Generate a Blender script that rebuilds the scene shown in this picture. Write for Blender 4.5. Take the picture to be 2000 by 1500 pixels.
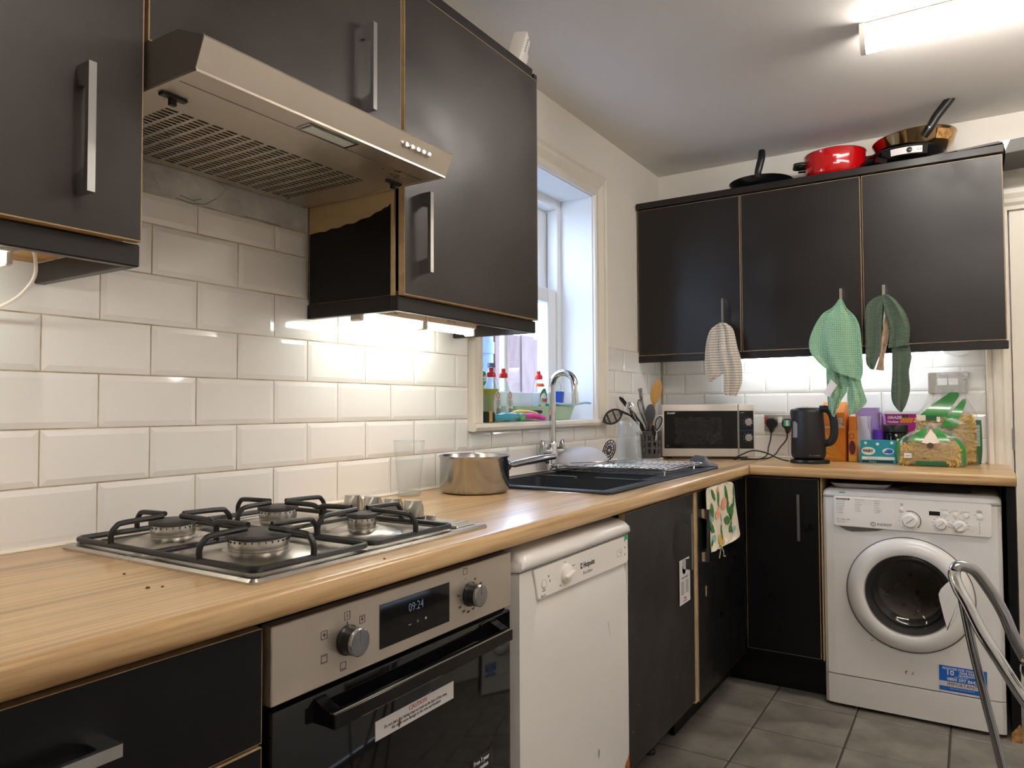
import bpy, bmesh, math, random
from mathutils import Matrix, Vector
random.seed(7)
for o in list(bpy.data.objects): bpy.data.objects.remove(o)
SC = bpy.context.scene
COL = SC.collection
PI = math.pi

# ------------------------------------------------------------------ camera
cd = bpy.data.cameras.new('camera'); cam = bpy.data.objects.new('camera', cd); COL.objects.link(cam)
YAW, PIT, ROL = .5649, .033, -.0042
fw = Vector((-math.sin(YAW)*math.cos(PIT), math.cos(YAW)*math.cos(PIT), math.sin(PIT)))
rt = Vector((math.cos(YAW), math.sin(YAW), 0)); up = rt.cross(fw)
r2 = rt*math.cos(ROL)+up*math.sin(ROL); u2 = up*math.cos(ROL)-rt*math.sin(ROL)
cam.matrix_world = Matrix(((r2.x, u2.x, -fw.x, 1.3896), (r2.y, u2.y, -fw.y, -.6336), (r2.z, u2.z, -fw.z, 1.1674), (0, 0, 0, 1)))
cd.sensor_fit = 'HORIZONTAL'; cd.sensor_width = 36; cd.lens = 36*1418.04/2000; cd.clip_start = .02
SC.camera = cam
# ------------------------------------------------------------------ world, exposure
wd = bpy.data.worlds.new('sky'); SC.world = wd; wd.use_nodes = True
nt = wd.node_tree; bg = nt.nodes['Background']
tc = nt.nodes.new('ShaderNodeTexCoord'); sx = nt.nodes.new('ShaderNodeSeparateXYZ'); rp = nt.nodes.new('ShaderNodeValToRGB')
nt.links.new(tc.outputs['Generated'], sx.inputs[0]); nt.links.new(sx.outputs['Z'], rp.inputs[0]); nt.links.new(rp.outputs[0], bg.inputs[0])
rp.color_ramp.elements[0].color = (.66, .80, 1, 1); rp.color_ramp.elements[1].color = (.42, .6, 1, 1)
bg.inputs[1].default_value = 4.8
SC.view_settings.view_transform = 'Standard'; SC.view_settings.look = 'None'; SC.view_settings.gamma = 1
SC.view_settings.use_curve_mapping = False; SC.view_settings.exposure = 1.15
CEIL_LAMP, TUBE_LAMP, LED_LAMP = 17.0, 14.0, 10.0      # emission strengths of the lamps' diffusers

# ------------------------------------------------------------------ materials
def lin(h):
    h = h.lstrip('#'); v = [int(h[i:i+2], 16)/255 for i in (0, 2, 4)]
    return tuple((c/12.92 if c <= .04045 else ((c+.055)/1.055)**2.4) for c in v)+(1,)
MATS = {}
def mat(name, col, rough=.5, metal=0, bump=0, bscale=200, coat=0, var=0, vscale=8, rvar=0, sheen=0, trans=0, ior=1.45, stretch=(1, 1, 1), col2=None, emis=0, spec=.5, sss=0):
    m = bpy.data.materials.new(name); m.use_nodes = True; t = m.node_tree; b = t.nodes['Principled BSDF']
    c = lin(col) if isinstance(col, str) else col
    b.inputs['Base Color'].default_value = c; b.inputs['Roughness'].default_value = rough; b.inputs['Metallic'].default_value = metal
    b.inputs['Coat Weight'].default_value = coat; b.inputs['IOR'].default_value = ior; b.inputs['Transmission Weight'].default_value = trans
    b.inputs['Specular IOR Level'].default_value = spec
    b.inputs['Sheen Weight'].default_value = sheen
    if emis: b.inputs['Emission Color'].default_value = c; b.inputs['Emission Strength'].default_value = emis
    if bump or var or rvar or col2:
        tx = t.nodes.new('ShaderNodeTexCoord'); mp = t.nodes.new('ShaderNodeMapping'); mp.inputs['Scale'].default_value = stretch
        t.links.new(tx.outputs['Object'], mp.inputs[0])
        if var or rvar or col2:
            n = t.nodes.new('ShaderNodeTexNoise'); n.inputs['Scale'].default_value = vscale; n.inputs['Detail'].default_value = 6; n.inputs['Roughness'].default_value = .6
            t.links.new(mp.outputs[0], n.inputs['Vector'])
            if var or col2:
                r = t.nodes.new('ShaderNodeValToRGB'); r.color_ramp.elements[0].position = .35; r.color_ramp.elements[1].position = .68
                c2 = lin(col2) if col2 else tuple(x*(1-var) for x in c[:3])+(1,)
                r.color_ramp.elements[0].color = c2; r.color_ramp.elements[1].color = c
                t.links.new(n.outputs['Fac'], r.inputs[0]); t.links.new(r.outputs[0], b.inputs['Base Color'])
            if rvar:
                mr = t.nodes.new('ShaderNodeMapRange'); mr.inputs[1].default_value = .3; mr.inputs[2].default_value = .7
                mr.inputs[3].default_value = max(.02, rough-rvar); mr.inputs[4].default_value = min(1, rough+rvar)
                t.links.new(n.outputs['Fac'], mr.inputs[0]); t.links.new(mr.outputs[0], b.inputs['Roughness'])
        if bump:
            n2 = t.nodes.new('ShaderNodeTexNoise'); n2.inputs['Scale'].default_value = bscale; n2.inputs['Detail'].default_value = 3
            t.links.new(mp.outputs[0], n2.inputs['Vector'])
            bp = t.nodes.new('ShaderNodeBump'); bp.inputs['Strength'].default_value = bump; bp.inputs['Distance'].default_value = .002
            t.links.new(n2.outputs['Fac'], bp.inputs['Height']); t.links.new(bp.outputs[0], b.inputs['Normal'])
    MATS[name] = m; return m
def film(name, tint=(1, 1, 1, 1), rough=.08, amount=.22, body=None, bodymix=0):
    """thin clear plastic or glass: mostly transparent, glossy by its angle"""
    m = bpy.data.materials.new(name); m.use_nodes = True; t = m.node_tree; t.nodes.remove(t.nodes['Principled BSDF'])
    out = t.nodes['Material Output']; tr = t.nodes.new('ShaderNodeBsdfTransparent'); tr.inputs[0].default_value = tint
    gl = t.nodes.new('ShaderNodeBsdfGlossy'); gl.inputs['Roughness'].default_value = rough
    lw = t.nodes.new('ShaderNodeLayerWeight'); lw.inputs[0].default_value = .5
    pw = t.nodes.new('ShaderNodeMath'); pw.operation = 'POWER'; pw.inputs[1].default_value = 3; t.links.new(lw.outputs['Facing'], pw.inputs[0])
    ma = t.nodes.new('ShaderNodeMath'); ma.operation = 'MULTIPLY_ADD'; ma.inputs[1].default_value = min(.9, amount*3); ma.inputs[2].default_value = .035; t.links.new(pw.outputs[0], ma.inputs[0])
    mx = t.nodes.new('ShaderNodeMixShader'); t.links.new(ma.outputs[0], mx.inputs[0]); t.links.new(tr.outputs[0], mx.inputs[1]); t.links.new(gl.outputs[0], mx.inputs[2])
    last = mx
    if bodymix:
        df = t.nodes.new('ShaderNodeBsdfDiffuse'); df.inputs[0].default_value = body
        m2 = t.nodes.new('ShaderNodeMixShader'); m2.inputs[0].default_value = bodymix
        t.links.new(mx.outputs[0], m2.inputs[1]); t.links.new(df.outputs[0], m2.inputs[2]); last = m2
    t.links.new(last.outputs[0], out.inputs[0]); MATS[name] = m; return m
def wood(name, axis, light, dark, rough=.28):
    m = bpy.data.materials.new(name); m.use_nodes = True; t = m.node_tree; b = t.nodes['Principled BSDF']; L = t.links.new
    tx = t.nodes.new('ShaderNodeTexCoord'); mp = t.nodes.new('ShaderNodeMapping')
    s = {'x': (.55, 7, 7), 'y': (7, .55, 7)}[axis]; mp.inputs['Scale'].default_value = s; L(tx.outputs['Object'], mp.inputs[0])
    n1 = t.nodes.new('ShaderNodeTexNoise'); n1.inputs['Scale'].default_value = 1.6; n1.inputs['Detail'].default_value = 8; n1.inputs['Roughness'].default_value = .62; n1.inputs['Distortion'].default_value = .7
    L(mp.outputs[0], n1.inputs['Vector'])
    mp2 = t.nodes.new('ShaderNodeMapping'); mp2.inputs['Scale'].default_value = tuple(v*9 if v > 1 else v*3 for v in s); L(tx.outputs['Object'], mp2.inputs[0])
    n2 = t.nodes.new('ShaderNodeTexNoise'); n2.inputs['Scale'].default_value = 1.6; n2.inputs['Detail'].default_value = 4; L(mp2.outputs[0], n2.inputs['Vector'])
    r = t.nodes.new('ShaderNodeValToRGB'); e = r.color_ramp.elements
    e[0].position = .3; e[0].color = lin(dark); e[1].position = .62; e[1].color = lin(light)
    mid = e.new(.46); a, c = lin(dark), lin(light); mid.color = tuple(a[i]*.35+c[i]*.65 for i in range(4))
    L(n1.outputs['Fac'], r.inputs[0])
    mx = t.nodes.new('ShaderNodeMixRGB'); mx.blend_type = 'MULTIPLY'; mx.inputs[0].default_value = .75
    r3 = t.nodes.new('ShaderNodeValToRGB'); r3.color_ramp.elements[0].position = .35; r3.color_ramp.elements[0].color = (.66, .56, .46, 1); r3.color_ramp.elements[1].position = .6
    L(n2.outputs['Fac'], r3.inputs[0]); L(r.outputs[0], mx.inputs[1]); L(r3.outputs[0], mx.inputs[2]); L(mx.outputs[0], b.inputs['Base Color'])
    b.inputs['Roughness'].default_value = rough; b.inputs['Coat Weight'].default_value = .25; b.inputs['Coat Roughness'].default_value = .12
    bp = t.nodes.new('ShaderNodeBump'); bp.inputs['Strength'].default_value = .06; bp.inputs['Distance'].default_value = .001
    L(n2.outputs['Fac'], bp.inputs['Height']); L(bp.outputs[0], b.inputs['Normal']); MATS[name] = m; return m
def weave(name, c1, c2, kind, scale, thick=.5, rough=.95, bump=.6):
    """woven cloths: 'stripe' thin dark lines down the cloth, 'waffle' checked relief, 'rib' chevron ribs"""
    m = bpy.data.materials.new(name); m.use_nodes = True; t = m.node_tree; b = t.nodes['Principled BSDF']; L = t.links.new
    b.inputs['Roughness'].default_value = rough; b.inputs['Sheen Weight'].default_value = .25
    uv = t.nodes.new('ShaderNodeUVMap'); sp = t.nodes.new('ShaderNodeSeparateXYZ'); L(uv.outputs[0], sp.inputs[0])
    def M(op, a, bb=None, **k):
        n = t.nodes.new('ShaderNodeMath'); n.operation = op
        for i, v in enumerate((a, bb)):
            if v is None: continue
            if isinstance(v, (int, float)): n.inputs[i].default_value = v
            else: L(v, n.inputs[i])
        return n.outputs[0]
    if kind == 'stripe':
        fr = M('FRACT', M('MULTIPLY', sp.outputs['Y'], scale)); h = M('LESS_THAN', fr, thick)
        hb = M('SINE', M('MULTIPLY', sp.outputs['Y'], scale*50))
    elif kind == 'waffle':
        a = M('ABSOLUTE', M('SINE', M('MULTIPLY', sp.outputs['X'], scale))); c = M('ABSOLUTE', M('SINE', M('MULTIPLY', sp.outputs['Y'], scale)))
        hb = M('MULTIPLY', a, c); h = M('GREATER_THAN', hb, .55)
    else:
        z = M('PINGPONG', M('MULTIPLY', sp.outputs['X'], 30), .6)
        hb = M('SINE', M('ADD', M('MULTIPLY', sp.outputs['Y'], scale), M('MULTIPLY', z, 4))); h = M('GREATER_THAN', hb, .0)
    mx = t.nodes.new('ShaderNodeMixRGB'); mx.inputs[1].default_value = lin(c1); mx.inputs[2].default_value = lin(c2); L(h, mx.inputs[0]); L(mx.outputs[0], b.inputs['Base Color'])
    bp = t.nodes.new('ShaderNodeBump'); bp.inputs['Strength'].default_value = bump; bp.inputs['Distance'].default_value = .003; L(hb, bp.inputs['Height']); L(bp.outputs[0], b.inputs['Normal'])
    MATS[name] = m; return m

mat('black', '#1d1816', .37, rvar=.1, vscale=5, spec=.5)
mat('black_greasy_sheen', '#362c27', .40, rvar=.12, vscale=3, col2='#221c19', spec=.6)  # greasy black doors, base colour lightened and warmed to carry the lamp sheen
mat('black_side', '#0c0b0d', .36, rvar=.1, vscale=9, spec=.35)
mat('edge', '#c0a37c', .6, var=.25, vscale=30)
mat('raw_board', '#c9b083', .7, var=.18, vscale=4, stretch=(1, 1, 6))
mat('pine', '#d2a35c', .6, var=.3, vscale=6, stretch=(8, 1, 8))
wood('oak_y', 'y', '#dbb887', '#93714b'); wood('oak_x', 'x', '#d6b07c', '#93704a')
mat('wall_paint', '#ede8e0', .75, bump=.12, bscale=60)
mat('ceiling_paint', '#efebe8', .85, bump=.05, bscale=40)
mat('gloss_paint', '#eae3d6', .38, bump=.1, bscale=30)
mat('white_paint', '#eef0f2', .45)
mat('tile_glaze', '#f1eeeb', .07, bump=.03, bscale=14, coat=.3)
mat('grout', '#e0d6bd', .9, col2='#a89a7c', vscale=10)
mat('plaster', '#d7d5d2', .85, bump=.8, bscale=22, col2='#aaa6a2', vscale=9)
mat('dark_crack', '#6a645f', .9)
mat('floor_tile', '#969088', .42, bump=.25, bscale=22, col2='#69645d', vscale=6, rvar=.1)
mat('floor_grout', '#4b423b', .9)
mat('steel', '#c0bab2', .3, metal=1, bump=.015, bscale=90, stretch=(1, .08, 1), rvar=.06, vscale=20)
mat('steel_panel', '#cfc3b5', .36, metal=.8, rvar=.08, vscale=12)
mat('hood_steel', '#c9bfb1', .36, metal=.8, rvar=.12, vscale=7)
mat('hood_side', '#8f8984', .5, metal=.55)
mat('chrome', '#dfe1e4', .07, metal=1)
mat('chrome_worn', '#aeaeb0', .2, metal=1, rvar=.08, vscale=30)
mat('alu', '#c4c0ba', .28, metal=1)
mat('iron', '#1d1b1c', .38, bump=.15, bscale=150)
mat('cap_enamel', '#3b3a3b', .55, col2='#4a4543', vscale=60)
mat('slot_dark', '#3f3626', .7, col2='#6b5a35', vscale=25)
mat('lens', '#dfe6e6', .3)
mat('glass_black', '#0a0a0c', .05, spec=.6)
mat('black_plastic', '#131314', .32)
mat('black_gloss', '#0d0d0f', .12)
mat('matte_black', '#1b1a1b', .48)
mat('grey_plastic', '#4b4b4f', .4); mat('gasket_grey', '#77777a', .5)
mat('white_enamel', '#e8e4e0', .22, coat=.3)
mat('white_plastic', '#efe9e2', .35)
mat('white_trim', '#f2f2f0', .3)
mat('seam', '#6b6864', .6)
mat('print_black', '#23211f', .6); mat('print_grey', '#8a8784', .6); mat('print_white', '#ecebea', .6); mat('print_silver', '#c8c8c8', .4); mat('print_red', '#c23b3b', .6); mat('print_blue', '#1d62b8', .5); mat('print_green', '#1f9256', .5)
mat('lcd_digit', '#6e7791', .4, emis=.15)
mat('sticker_white', '#d9d4d4', .4); mat('sticker_blue', '#1767c4', .4); mat('sticker_green', '#3aa873', .5)
mat('burnt', '#7a4a30', .7); mat('rust', '#c76a1e', .8, col2='#8f4715', vscale=60)
mat('composite', '#2d3138', .42, bump=.35, bscale=260, rvar=.1)
mat('scissor_rim', '#c9c7c4', .4)
mat('bamboo', '#c99a55', .5, var=.2, vscale=5, stretch=(20, 20, 1))
mat('brown', '#5c4133', .6)
mat('red_enamel', '#c40d12', .12, coat=.6)
mat('pan_black', '#101113', .25, spec=.7)
mat('wok_steel', '#a08763', .16, metal=1, rvar=.07, vscale=9)
mat('burn_mark', '#7a4a1c', .5, col2='#c69a5a', vscale=70)
mat('orange_card', '#d9731f', .5, col2='#e58a2d', vscale=3); mat('brown_print', '#5d2430', .5); mat('yellow_card', '#dba63a', .5)
mat('rice', '#dcc9a8', .8, bump=.8, bscale=300)
mat('purple', '#6f3bb5', .3); mat('lilac', '#b9a3dd', .35)
mat('pink_card', '#c3288c', .4); mat('teal_card', '#2396a8', .4); mat('blue_swirl', '#2c63b8', .3); mat('orange_print', '#e5952b', .5)
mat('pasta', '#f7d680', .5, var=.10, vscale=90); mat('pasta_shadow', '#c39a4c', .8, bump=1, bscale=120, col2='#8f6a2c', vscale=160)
mat('bag_green', '#2f8b3a', .22, coat=.5); mat('bag_green_dark', '#22603a', .3, coat=.4); mat('bag_cream', '#eee3cf', .35)
mat('red_cap', '#d8261c', .35); mat('green_cap', '#1f9a3c', .35); mat('soap_yellow', '#d9c12c', .3); mat('orange_label', '#e5611c', .4)
mat('soap_green', '#9aa018', .15, coat=.5); mat('soap_clear', '#cfe3dc', .15); mat('blue_liquid', '#1b55cf', .15, coat=.5); mat('label_white', '#e4e6dd', .4); mat('label_green', '#17804a', .4)
mat('sage', '#a9c6ab', .4); mat('mint', '#9fd0cd', .4); mat('brush_teal', '#2aa6c2', .2, coat=.5); mat('brush_green', '#35c66a', .35); mat('brush_pink', '#e23fa3', .35); mat('brush_yellow', '#f0e07c', .35); mat('sponge', '#c7a05a', .95, bump=1, bscale=500); mat('scourer', '#26302a', .95)
mat('powder_blue', '#9fc3cf', .4)
weave('cloth_stripe', '#d8cbb9', '#3d342f', 'stripe', 84, .14, bump=.2)
weave('cloth_mint', '#86b391', '#a3c9a6', 'waffle', 420, bump=.8)
weave('cloth_green', '#536553', '#5c6e59', 'rib', 1300, bump=.7)
mat('cloth_beige', '#cdb49a', .9, col2='#a98f78', vscale=30)
mat('cloth_cream', '#e6dcc7', .9, bump=.3, bscale=400)
mat('leaf_print', '#4f8a3a', .9, col2='#2f6b34', vscale=60); mat('peach_print', '#e08e70', .9, col2='#e7b193', vscale=50); mat('teal_print', '#93bdb0', .9); mat('mustard_print', '#d5b24a', .9)
mat('grey_card', '#6d6a68', .6, var=.2, vscale=5); mat('paper', '#a9a6a4', .7, col2='#77757a', vscale=25)
mat('tray_white', '#c3c1c4', .35)
mat('fence_wood', '#6f5a57', .8, col2='#5c4946', vscale=5, stretch=(6, 6, 1)); mat('brick', '#7a3329', .85, var=.35, vscale=20); mat('mortar', '#7b716a', .9)
mat('drainpipe', '#60718f', .4); mat('paving', '#d5d3d0', .8, var=.2, vscale=6); mat('blossom', '#8a8894', .8)
film('pane_glass', (.96, .98, 1, 1), .01, .12); film('clear_glass', (.985, .992, .99, 1), .02, .07)
film('wet_glass', (.95, .97, .97, 1), .1, .2, (.85, .88, .9, 1), .13)
film('bag_film', (.99, .99, .99, 1), .14, .16, (.9, .92, .92, 1), .10)
film('bag_frost', (.9, .88, .93, 1), .25, .3, (.82, .78, .88, 1), .55)
film('bottle_clear', (.93, .97, .96, 1), .05, .3, (.8, .88, .88, 1), .15)
film('door_glass', (.5, .48, .47, 1), .05, .4)
film('kettle_window', (.55, .53, .55, 1), .1, .3, (.5, .47, .47, 1), .6)
def emitter(name, col, strength):
    m = bpy.data.materials.new(name); m.use_nodes = True; t = m.node_tree; t.nodes.remove(t.nodes['Principled BSDF'])
    e = t.nodes.new('ShaderNodeEmission'); e.inputs[0].default_value = col; e.inputs[1].default_value = strength
    t.links.new(e.outputs[0], t.nodes['Material Output'].inputs[0]); MATS[name] = m
emitter('lamp_ceiling', (1, .935, .85, 1), CEIL_LAMP); emitter('lamp_tube', (.95, 1, .93, 1), TUBE_LAMP); emitter('lamp_led', (.86, .95, 1, 1), LED_LAMP)

# ------------------------------------------------------------------ mesh builder
class MB:
    def __init__(s): s.v = []; s.f = []; s.m = []; s.uv = {}; s.X = None
    def put(s, vs, fs, m=0, uvs=None):
        b = len(s.v)
        for p in vs:
            p = Vector(p); s.v.append(s.X @ p if s.X else p)
        for i, f in enumerate(fs):
            if uvs: s.uv[len(s.f)] = [uvs[k] for k in f]
            s.f.append([b+k for k in f]); s.m.append(m if isinstance(m, int) else m[i])
        return s
    def box(s, x0, x1, y0, y1, z0, z1, m=0, bev=0, seg=2):
        if bev:
            bm = bmesh.new(); bmesh.ops.create_cube(bm, size=1)
            for v in bm.verts: v.co = Vector(((x0+x1)/2+v.co.x*(x1-x0), (y0+y1)/2+v.co.y*(y1-y0), (z0+z1)/2+v.co.z*(z1-z0)))
            bmesh.ops.bevel(bm, geom=bm.edges[:], offset=bev, segments=seg, profile=.5, affect='EDGES')
            bm.verts.index_update(); s.put([v.co.copy() for v in bm.verts], [[v.index for v in f.verts] for f in bm.faces], m); bm.free(); return s
        v = [(x0, y0, z0), (x1, y0, z0), (x1, y1, z0), (x0, y1, z0), (x0, y0, z1), (x1, y0, z1), (x1, y1, z1), (x0, y1, z1)]
        return s.put(v, [(0, 3, 2, 1), (4, 5, 6, 7), (0, 1, 5, 4), (1, 2, 6, 5), (2, 3, 7, 6), (3, 0, 4, 7)], m)
    def prism(s, poly, ax, a, b, m=0):
        n = len(poly)
        def P(p, t): return {'x': (t, p[0], p[1]), 'y': (p[0], t, p[1]), 'z': (p[0], p[1], t)}[ax]
        v = [P(p, a) for p in poly]+[P(p, b) for p in poly]
        return s.put(v, [list(range(n))[::-1], list(range(n, 2*n))]+[(i, (i+1) % n, n+(i+1) % n, n+i) for i in range(n)], m)
    def loft(s, rings, m=0, caps=True, closed=True):
        n = len(rings[0]); v = [p for r in rings for p in r]; f = []
        for i in range(len(rings)-1):
            for j in range(n if closed else n-1):
                k = (j+1) % n; f.append((i*n+j, i*n+k, (i+1)*n+k, (i+1)*n+j))
        if caps: f += [list(range(n))[::-1], [(len(rings)-1)*n+j for j in range(n)]]
        return s.put(v, f, m)
    def tube(s, pts, r, n=10, m=0, caps=True, flat=1):
        pts = [Vector(p) for p in pts]; rings = []; N = None
        for i, p in enumerate(pts):
            a = pts[max(i-1, 0)]; b = pts[min(i+1, len(pts)-1)]; t = (b-a).normalized()
            if N is None:
                N = t.cross(Vector((0, 0, 1)));
                if N.length < .1: N = t.cross(Vector((1, 0, 0)))
            N = (N-t*N.dot(t)).normalized(); B = t.cross(N)
            rr = r[i] if isinstance(r, (list, tuple)) else r
            rings.append([p+N*math.cos(2*PI*k/n)*rr+B*math.sin(2*PI*k/n)*rr*flat for k in range(n)])
        return s.loft(rings, m, caps)
    def lathe(s, prof, c=(0, 0, 0), n=32, m=0, axis='z', caps=True):
        rings = []
        for r, z in prof:
            ring = []
            for k in range(n):
                a = 2*PI*k/n; x, y = r*math.cos(a), r*math.sin(a)
                ring.append({'z': (c[0]+x, c[1]+y, c[2]+z), 'x': (c[0]+z, c[1]+x, c[2]+y), 'y': (c[0]+x, c[1]-z, c[2]+y)}[axis])
            rings.append(ring)
        return s.loft(rings, m, caps)
    def grid(s, fn, nu, nv, m=0):
        v = []; uv = []
        for j in range(nv+1):
            for i in range(nu+1): v.append(fn(i/nu, j/nv)); uv.append((i/nu, j/nv))
        return s.put(v, [(j*(nu+1)+i, j*(nu+1)+i+1, (j+1)*(nu+1)+i+1, (j+1)*(nu+1)+i) for j in range(nv) for i in range(nu)], m, uv)
    def mesh(s, name, mats, off=Vector((0, 0, 0)), smooth=35):
        me = bpy.data.meshes.new(name); me.from_pydata([tuple(p-off) for p in s.v], [], s.f)
        for mm in (mats if isinstance(mats, (list, tuple)) else [mats]): me.materials.append(MATS[mm])
        me.polygons.foreach_set('material_index', s.m)
        if s.uv:
            l = me.uv_layers.new(name='UVMap')
            for fi, us in s.uv.items():
                for k, li in enumerate(me.polygons[fi].loop_indices): l.data[li].uv = us[k]
        bm = bmesh.new(); bm.from_mesh(me); bmesh.ops.recalc_face_normals(bm, faces=bm.faces); bm.to_mesh(me); bm.free()
        if smooth:
            me.polygons.foreach_set('use_smooth', [True]*len(me.polygons)); me.set_sharp_from_angle(angle=math.radians(smooth))
        me.update(); return me
def wl(o):
    v = Vector((0, 0, 0))
    while o: v = v+o.location; o = o.parent
    return v
def thing(name, label, cat, loc=(0, 0, 0), group=None):
    o = bpy.data.objects.new(name, None); COL.objects.link(o); o.location = loc; o.empty_display_size = .05
    o['label'] = label; o['category'] = cat
    if group: o['group'] = group
    return o
def part(name, mb, mats, parent=None, smooth=35, label=None, kind=None):
    off = wl(parent) if parent else Vector((0, 0, 0))
    o = bpy.data.objects.new(name, mb.mesh(name, mats, off, smooth)); COL.objects.link(o)
    if parent: o.parent = parent
    if label: o['label'] = label
    if kind: o['kind'] = kind
    return o
def solo(name, mb, mats, label, cat, loc, group=None, smooth=35, kind=None):
    loc = Vector(loc); o = bpy.data.objects.new(name, mb.mesh(name, mats, loc, smooth)); COL.objects.link(o); o.location = loc
    o['label'] = label; o['category'] = cat
    if group: o['group'] = group
    if kind: o['kind'] = kind
    return o
def struct(name, mb, mats, label=None, smooth=35):
    o = part(name, mb, mats, None, smooth); o['kind'] = 'structure'
    if label: o['label'] = label
    return o
def root_struct(name, loc=(0, 0, 0)):
    o = bpy.data.objects.new(name, None); COL.objects.link(o); o.location = loc; o['kind'] = 'structure'; return o
def share(o, parent, loc, name=None):
    """another copy of a part, same mesh data"""
    c = o.copy(); COL.objects.link(c); c.parent = parent; c.location = loc
    return c
def cat_pts(pts, k=8):
    pts = [Vector(p) for p in pts]; P = [2*pts[0]-pts[1]]+pts+[2*pts[-1]-pts[-2]]; out = []
    for i in range(1, len(P)-2):
        for j in range(k):
            t = j/k; a, b, c, d = P[i-1:i+3]
            out.append(.5*((2*b)+(c-a)*t+(2*a-5*b+4*c-d)*t*t+(3*b-a-3*c+d)*t**3))
    out.append(pts[-1]); return out
def text(s, size, org, right, upv, m, parent, align='CENTER', sx=1, ext=.0002, name='lettering', bold=0, spacing=1):
    cu = bpy.data.curves.new('t', 'FONT'); cu.body = s; cu.size = size; cu.align_x = align; cu.align_y = 'CENTER'; cu.extrude = ext; cu.offset = bold; cu.resolution_u = 2
    cu.space_line = spacing
    ob = bpy.data.objects.new('t', cu); COL.objects.link(ob); bpy.context.view_layer.update()
    me = bpy.data.meshes.new_from_object(ob.evaluated_get(bpy.context.evaluated_depsgraph_get())); bpy.data.objects.remove(ob)
    r = Vector(right).normalized(); u = Vector(upv).normalized(); n = r.cross(u); o = Vector(org)-wl(parent)
    r = r*sx
    me.transform(Matrix(((r.x, u.x, n.x, o.x), (r.y, u.y, n.y, o.y), (r.z, u.z, n.z, o.z), (0, 0, 0, 1))))
    me.materials.clear(); me.materials.append(MATS[m]); me.name = name
    q = bpy.data.objects.new(name, me); COL.objects.link(q); q.parent = parent; return q
LX = dict(right=(0, 1, 0), upv=(0, 0, 1))      # writing on fronts of the left run
BX = dict(right=(1, 0, 0), upv=(0, 0, 1))      # writing on fronts of the back run
def door_mb(ax, front, t, a0, a1, z0, z1, rim=.002):
    """laminated door: raw-edged board with a black face. ax 'x': faces +x at x=front; 'y': faces -y at y=front"""
    mb = MB()
    if ax == 'x':
        mb.box(front-t, front-.0006, a0, a1, z0, z1, 1); mb.box(front-.0012, front, a0+rim, a1-rim, z0+rim, z1-rim, 0)
    else:
        mb.box(a0, a1, front+.0006, front+t, z0, z1, 1); mb.box(a0+rim, a1-rim, front, front+.0012, z0+rim, z1-rim, 0)
    return mb
def bar_handle(parent, ax, front, a, z0, z1, proj=.034, w=.011, leg=.028, m='chrome'):
    mb = MB(); L = z1-z0
    pr = [(0, 0), (proj, 0), (proj, L), (0, L), (0, L-leg), (proj-.009, L-leg*1.25), (proj-.009, leg*1.25), (0, leg)]
    if ax == 'x': mb.prism([(front+p[0], z0+p[1]) for p in pr], 'y', a-w/2, a+w/2)
    else: mb.prism([(front-p[0], z0+p[1]) for p in pr], 'x', a-w/2, a+w/2)
    return part('handle', mb, m, parent, smooth=20, label='chrome bar handle')

WT = .925; ZC = 2.394; YB = 3.028; RXW = 2.75; YF = -2.1
TS, TH, TZ0 = .2025, .1017, .9297

# ================================================================== the room
floor = struct('floor', MB().box(-.1, RXW, YF, YB+.6, -.05, -.003), 'floor_grout')
ftile = None
tx, ty, fx0, fy0 = .3064, .3016, .6854, .4088+2
def tile_mesh(w, h, d, bv, name, m, uneven=0):
    """one tile lying in xy, face up: vertical edge then a sloping bevel"""
    mb = MB(); a, b = w/2, h/2; e = d*.55
    r = [[(-a, -b, z), (a, -b, z), (a, b, z), (-a, b, z)] for z in (0, e)]+[[(-a+bv, -b+bv, d), (a-bv, -b+bv, d), (a-bv, b-bv, d), (-a+bv, b-bv, d)]]
    mb.loft(r); return mb.mesh(name, m, smooth=0)
fm = tile_mesh(tx-.006, ty-.006, .006, .003, 'tile', 'floor_tile')
for i in range(-3, 7):
    for j in range(-9, 3):
        x, y = fx0+(i+.5)*tx, fy0+(j+.5)*ty
        if x > RXW-.1: continue
        o = bpy.data.objects.new('tile', fm); COL.objects.link(o); o.parent = floor; o.location = (x, y, -.006+random.uniform(-.0004, .0004))
        o.rotation_euler = (random.uniform(-.0015, .0015), random.uniform(-.0015, .0015), 0)
# left wall with the window opening
WY0, WY1, WZ0, WZ1 = 1.355, 2.22, 1.105, 2.095
mb = MB(); T = .262
for (a, b, c, d) in ((YF, WY0, 0, ZC), (WY1, YB+.02, 0, ZC), (WY0, WY1, 0, WZ0), (WY0, WY1, WZ1, ZC)): mb.box(-T, 0, a, b, c, d)
wall_left = struct('wall_left', mb, 'wall_paint')
wall_back = struct('wall_back', MB().box(-.0, 1.53, YB, YB+.12, 0, ZC).box(1.53, RXW, YB, YB+.12, 1.99, ZC).box(2.36, RXW, YB, YB+.12, 0, 1.99), 'wall_paint')
struct('wall_right', MB().box(RXW, RXW+.1, YF, YB, 0, ZC), 'wall_paint')
struct('wall_front', MB().box(-.34, RXW, YF-.1, YF, 0, ZC), 'wall_paint')
struct('ceiling', MB().box(-.34, RXW, YF, YB+.1, ZC, ZC+.1), 'ceiling_paint')
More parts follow.
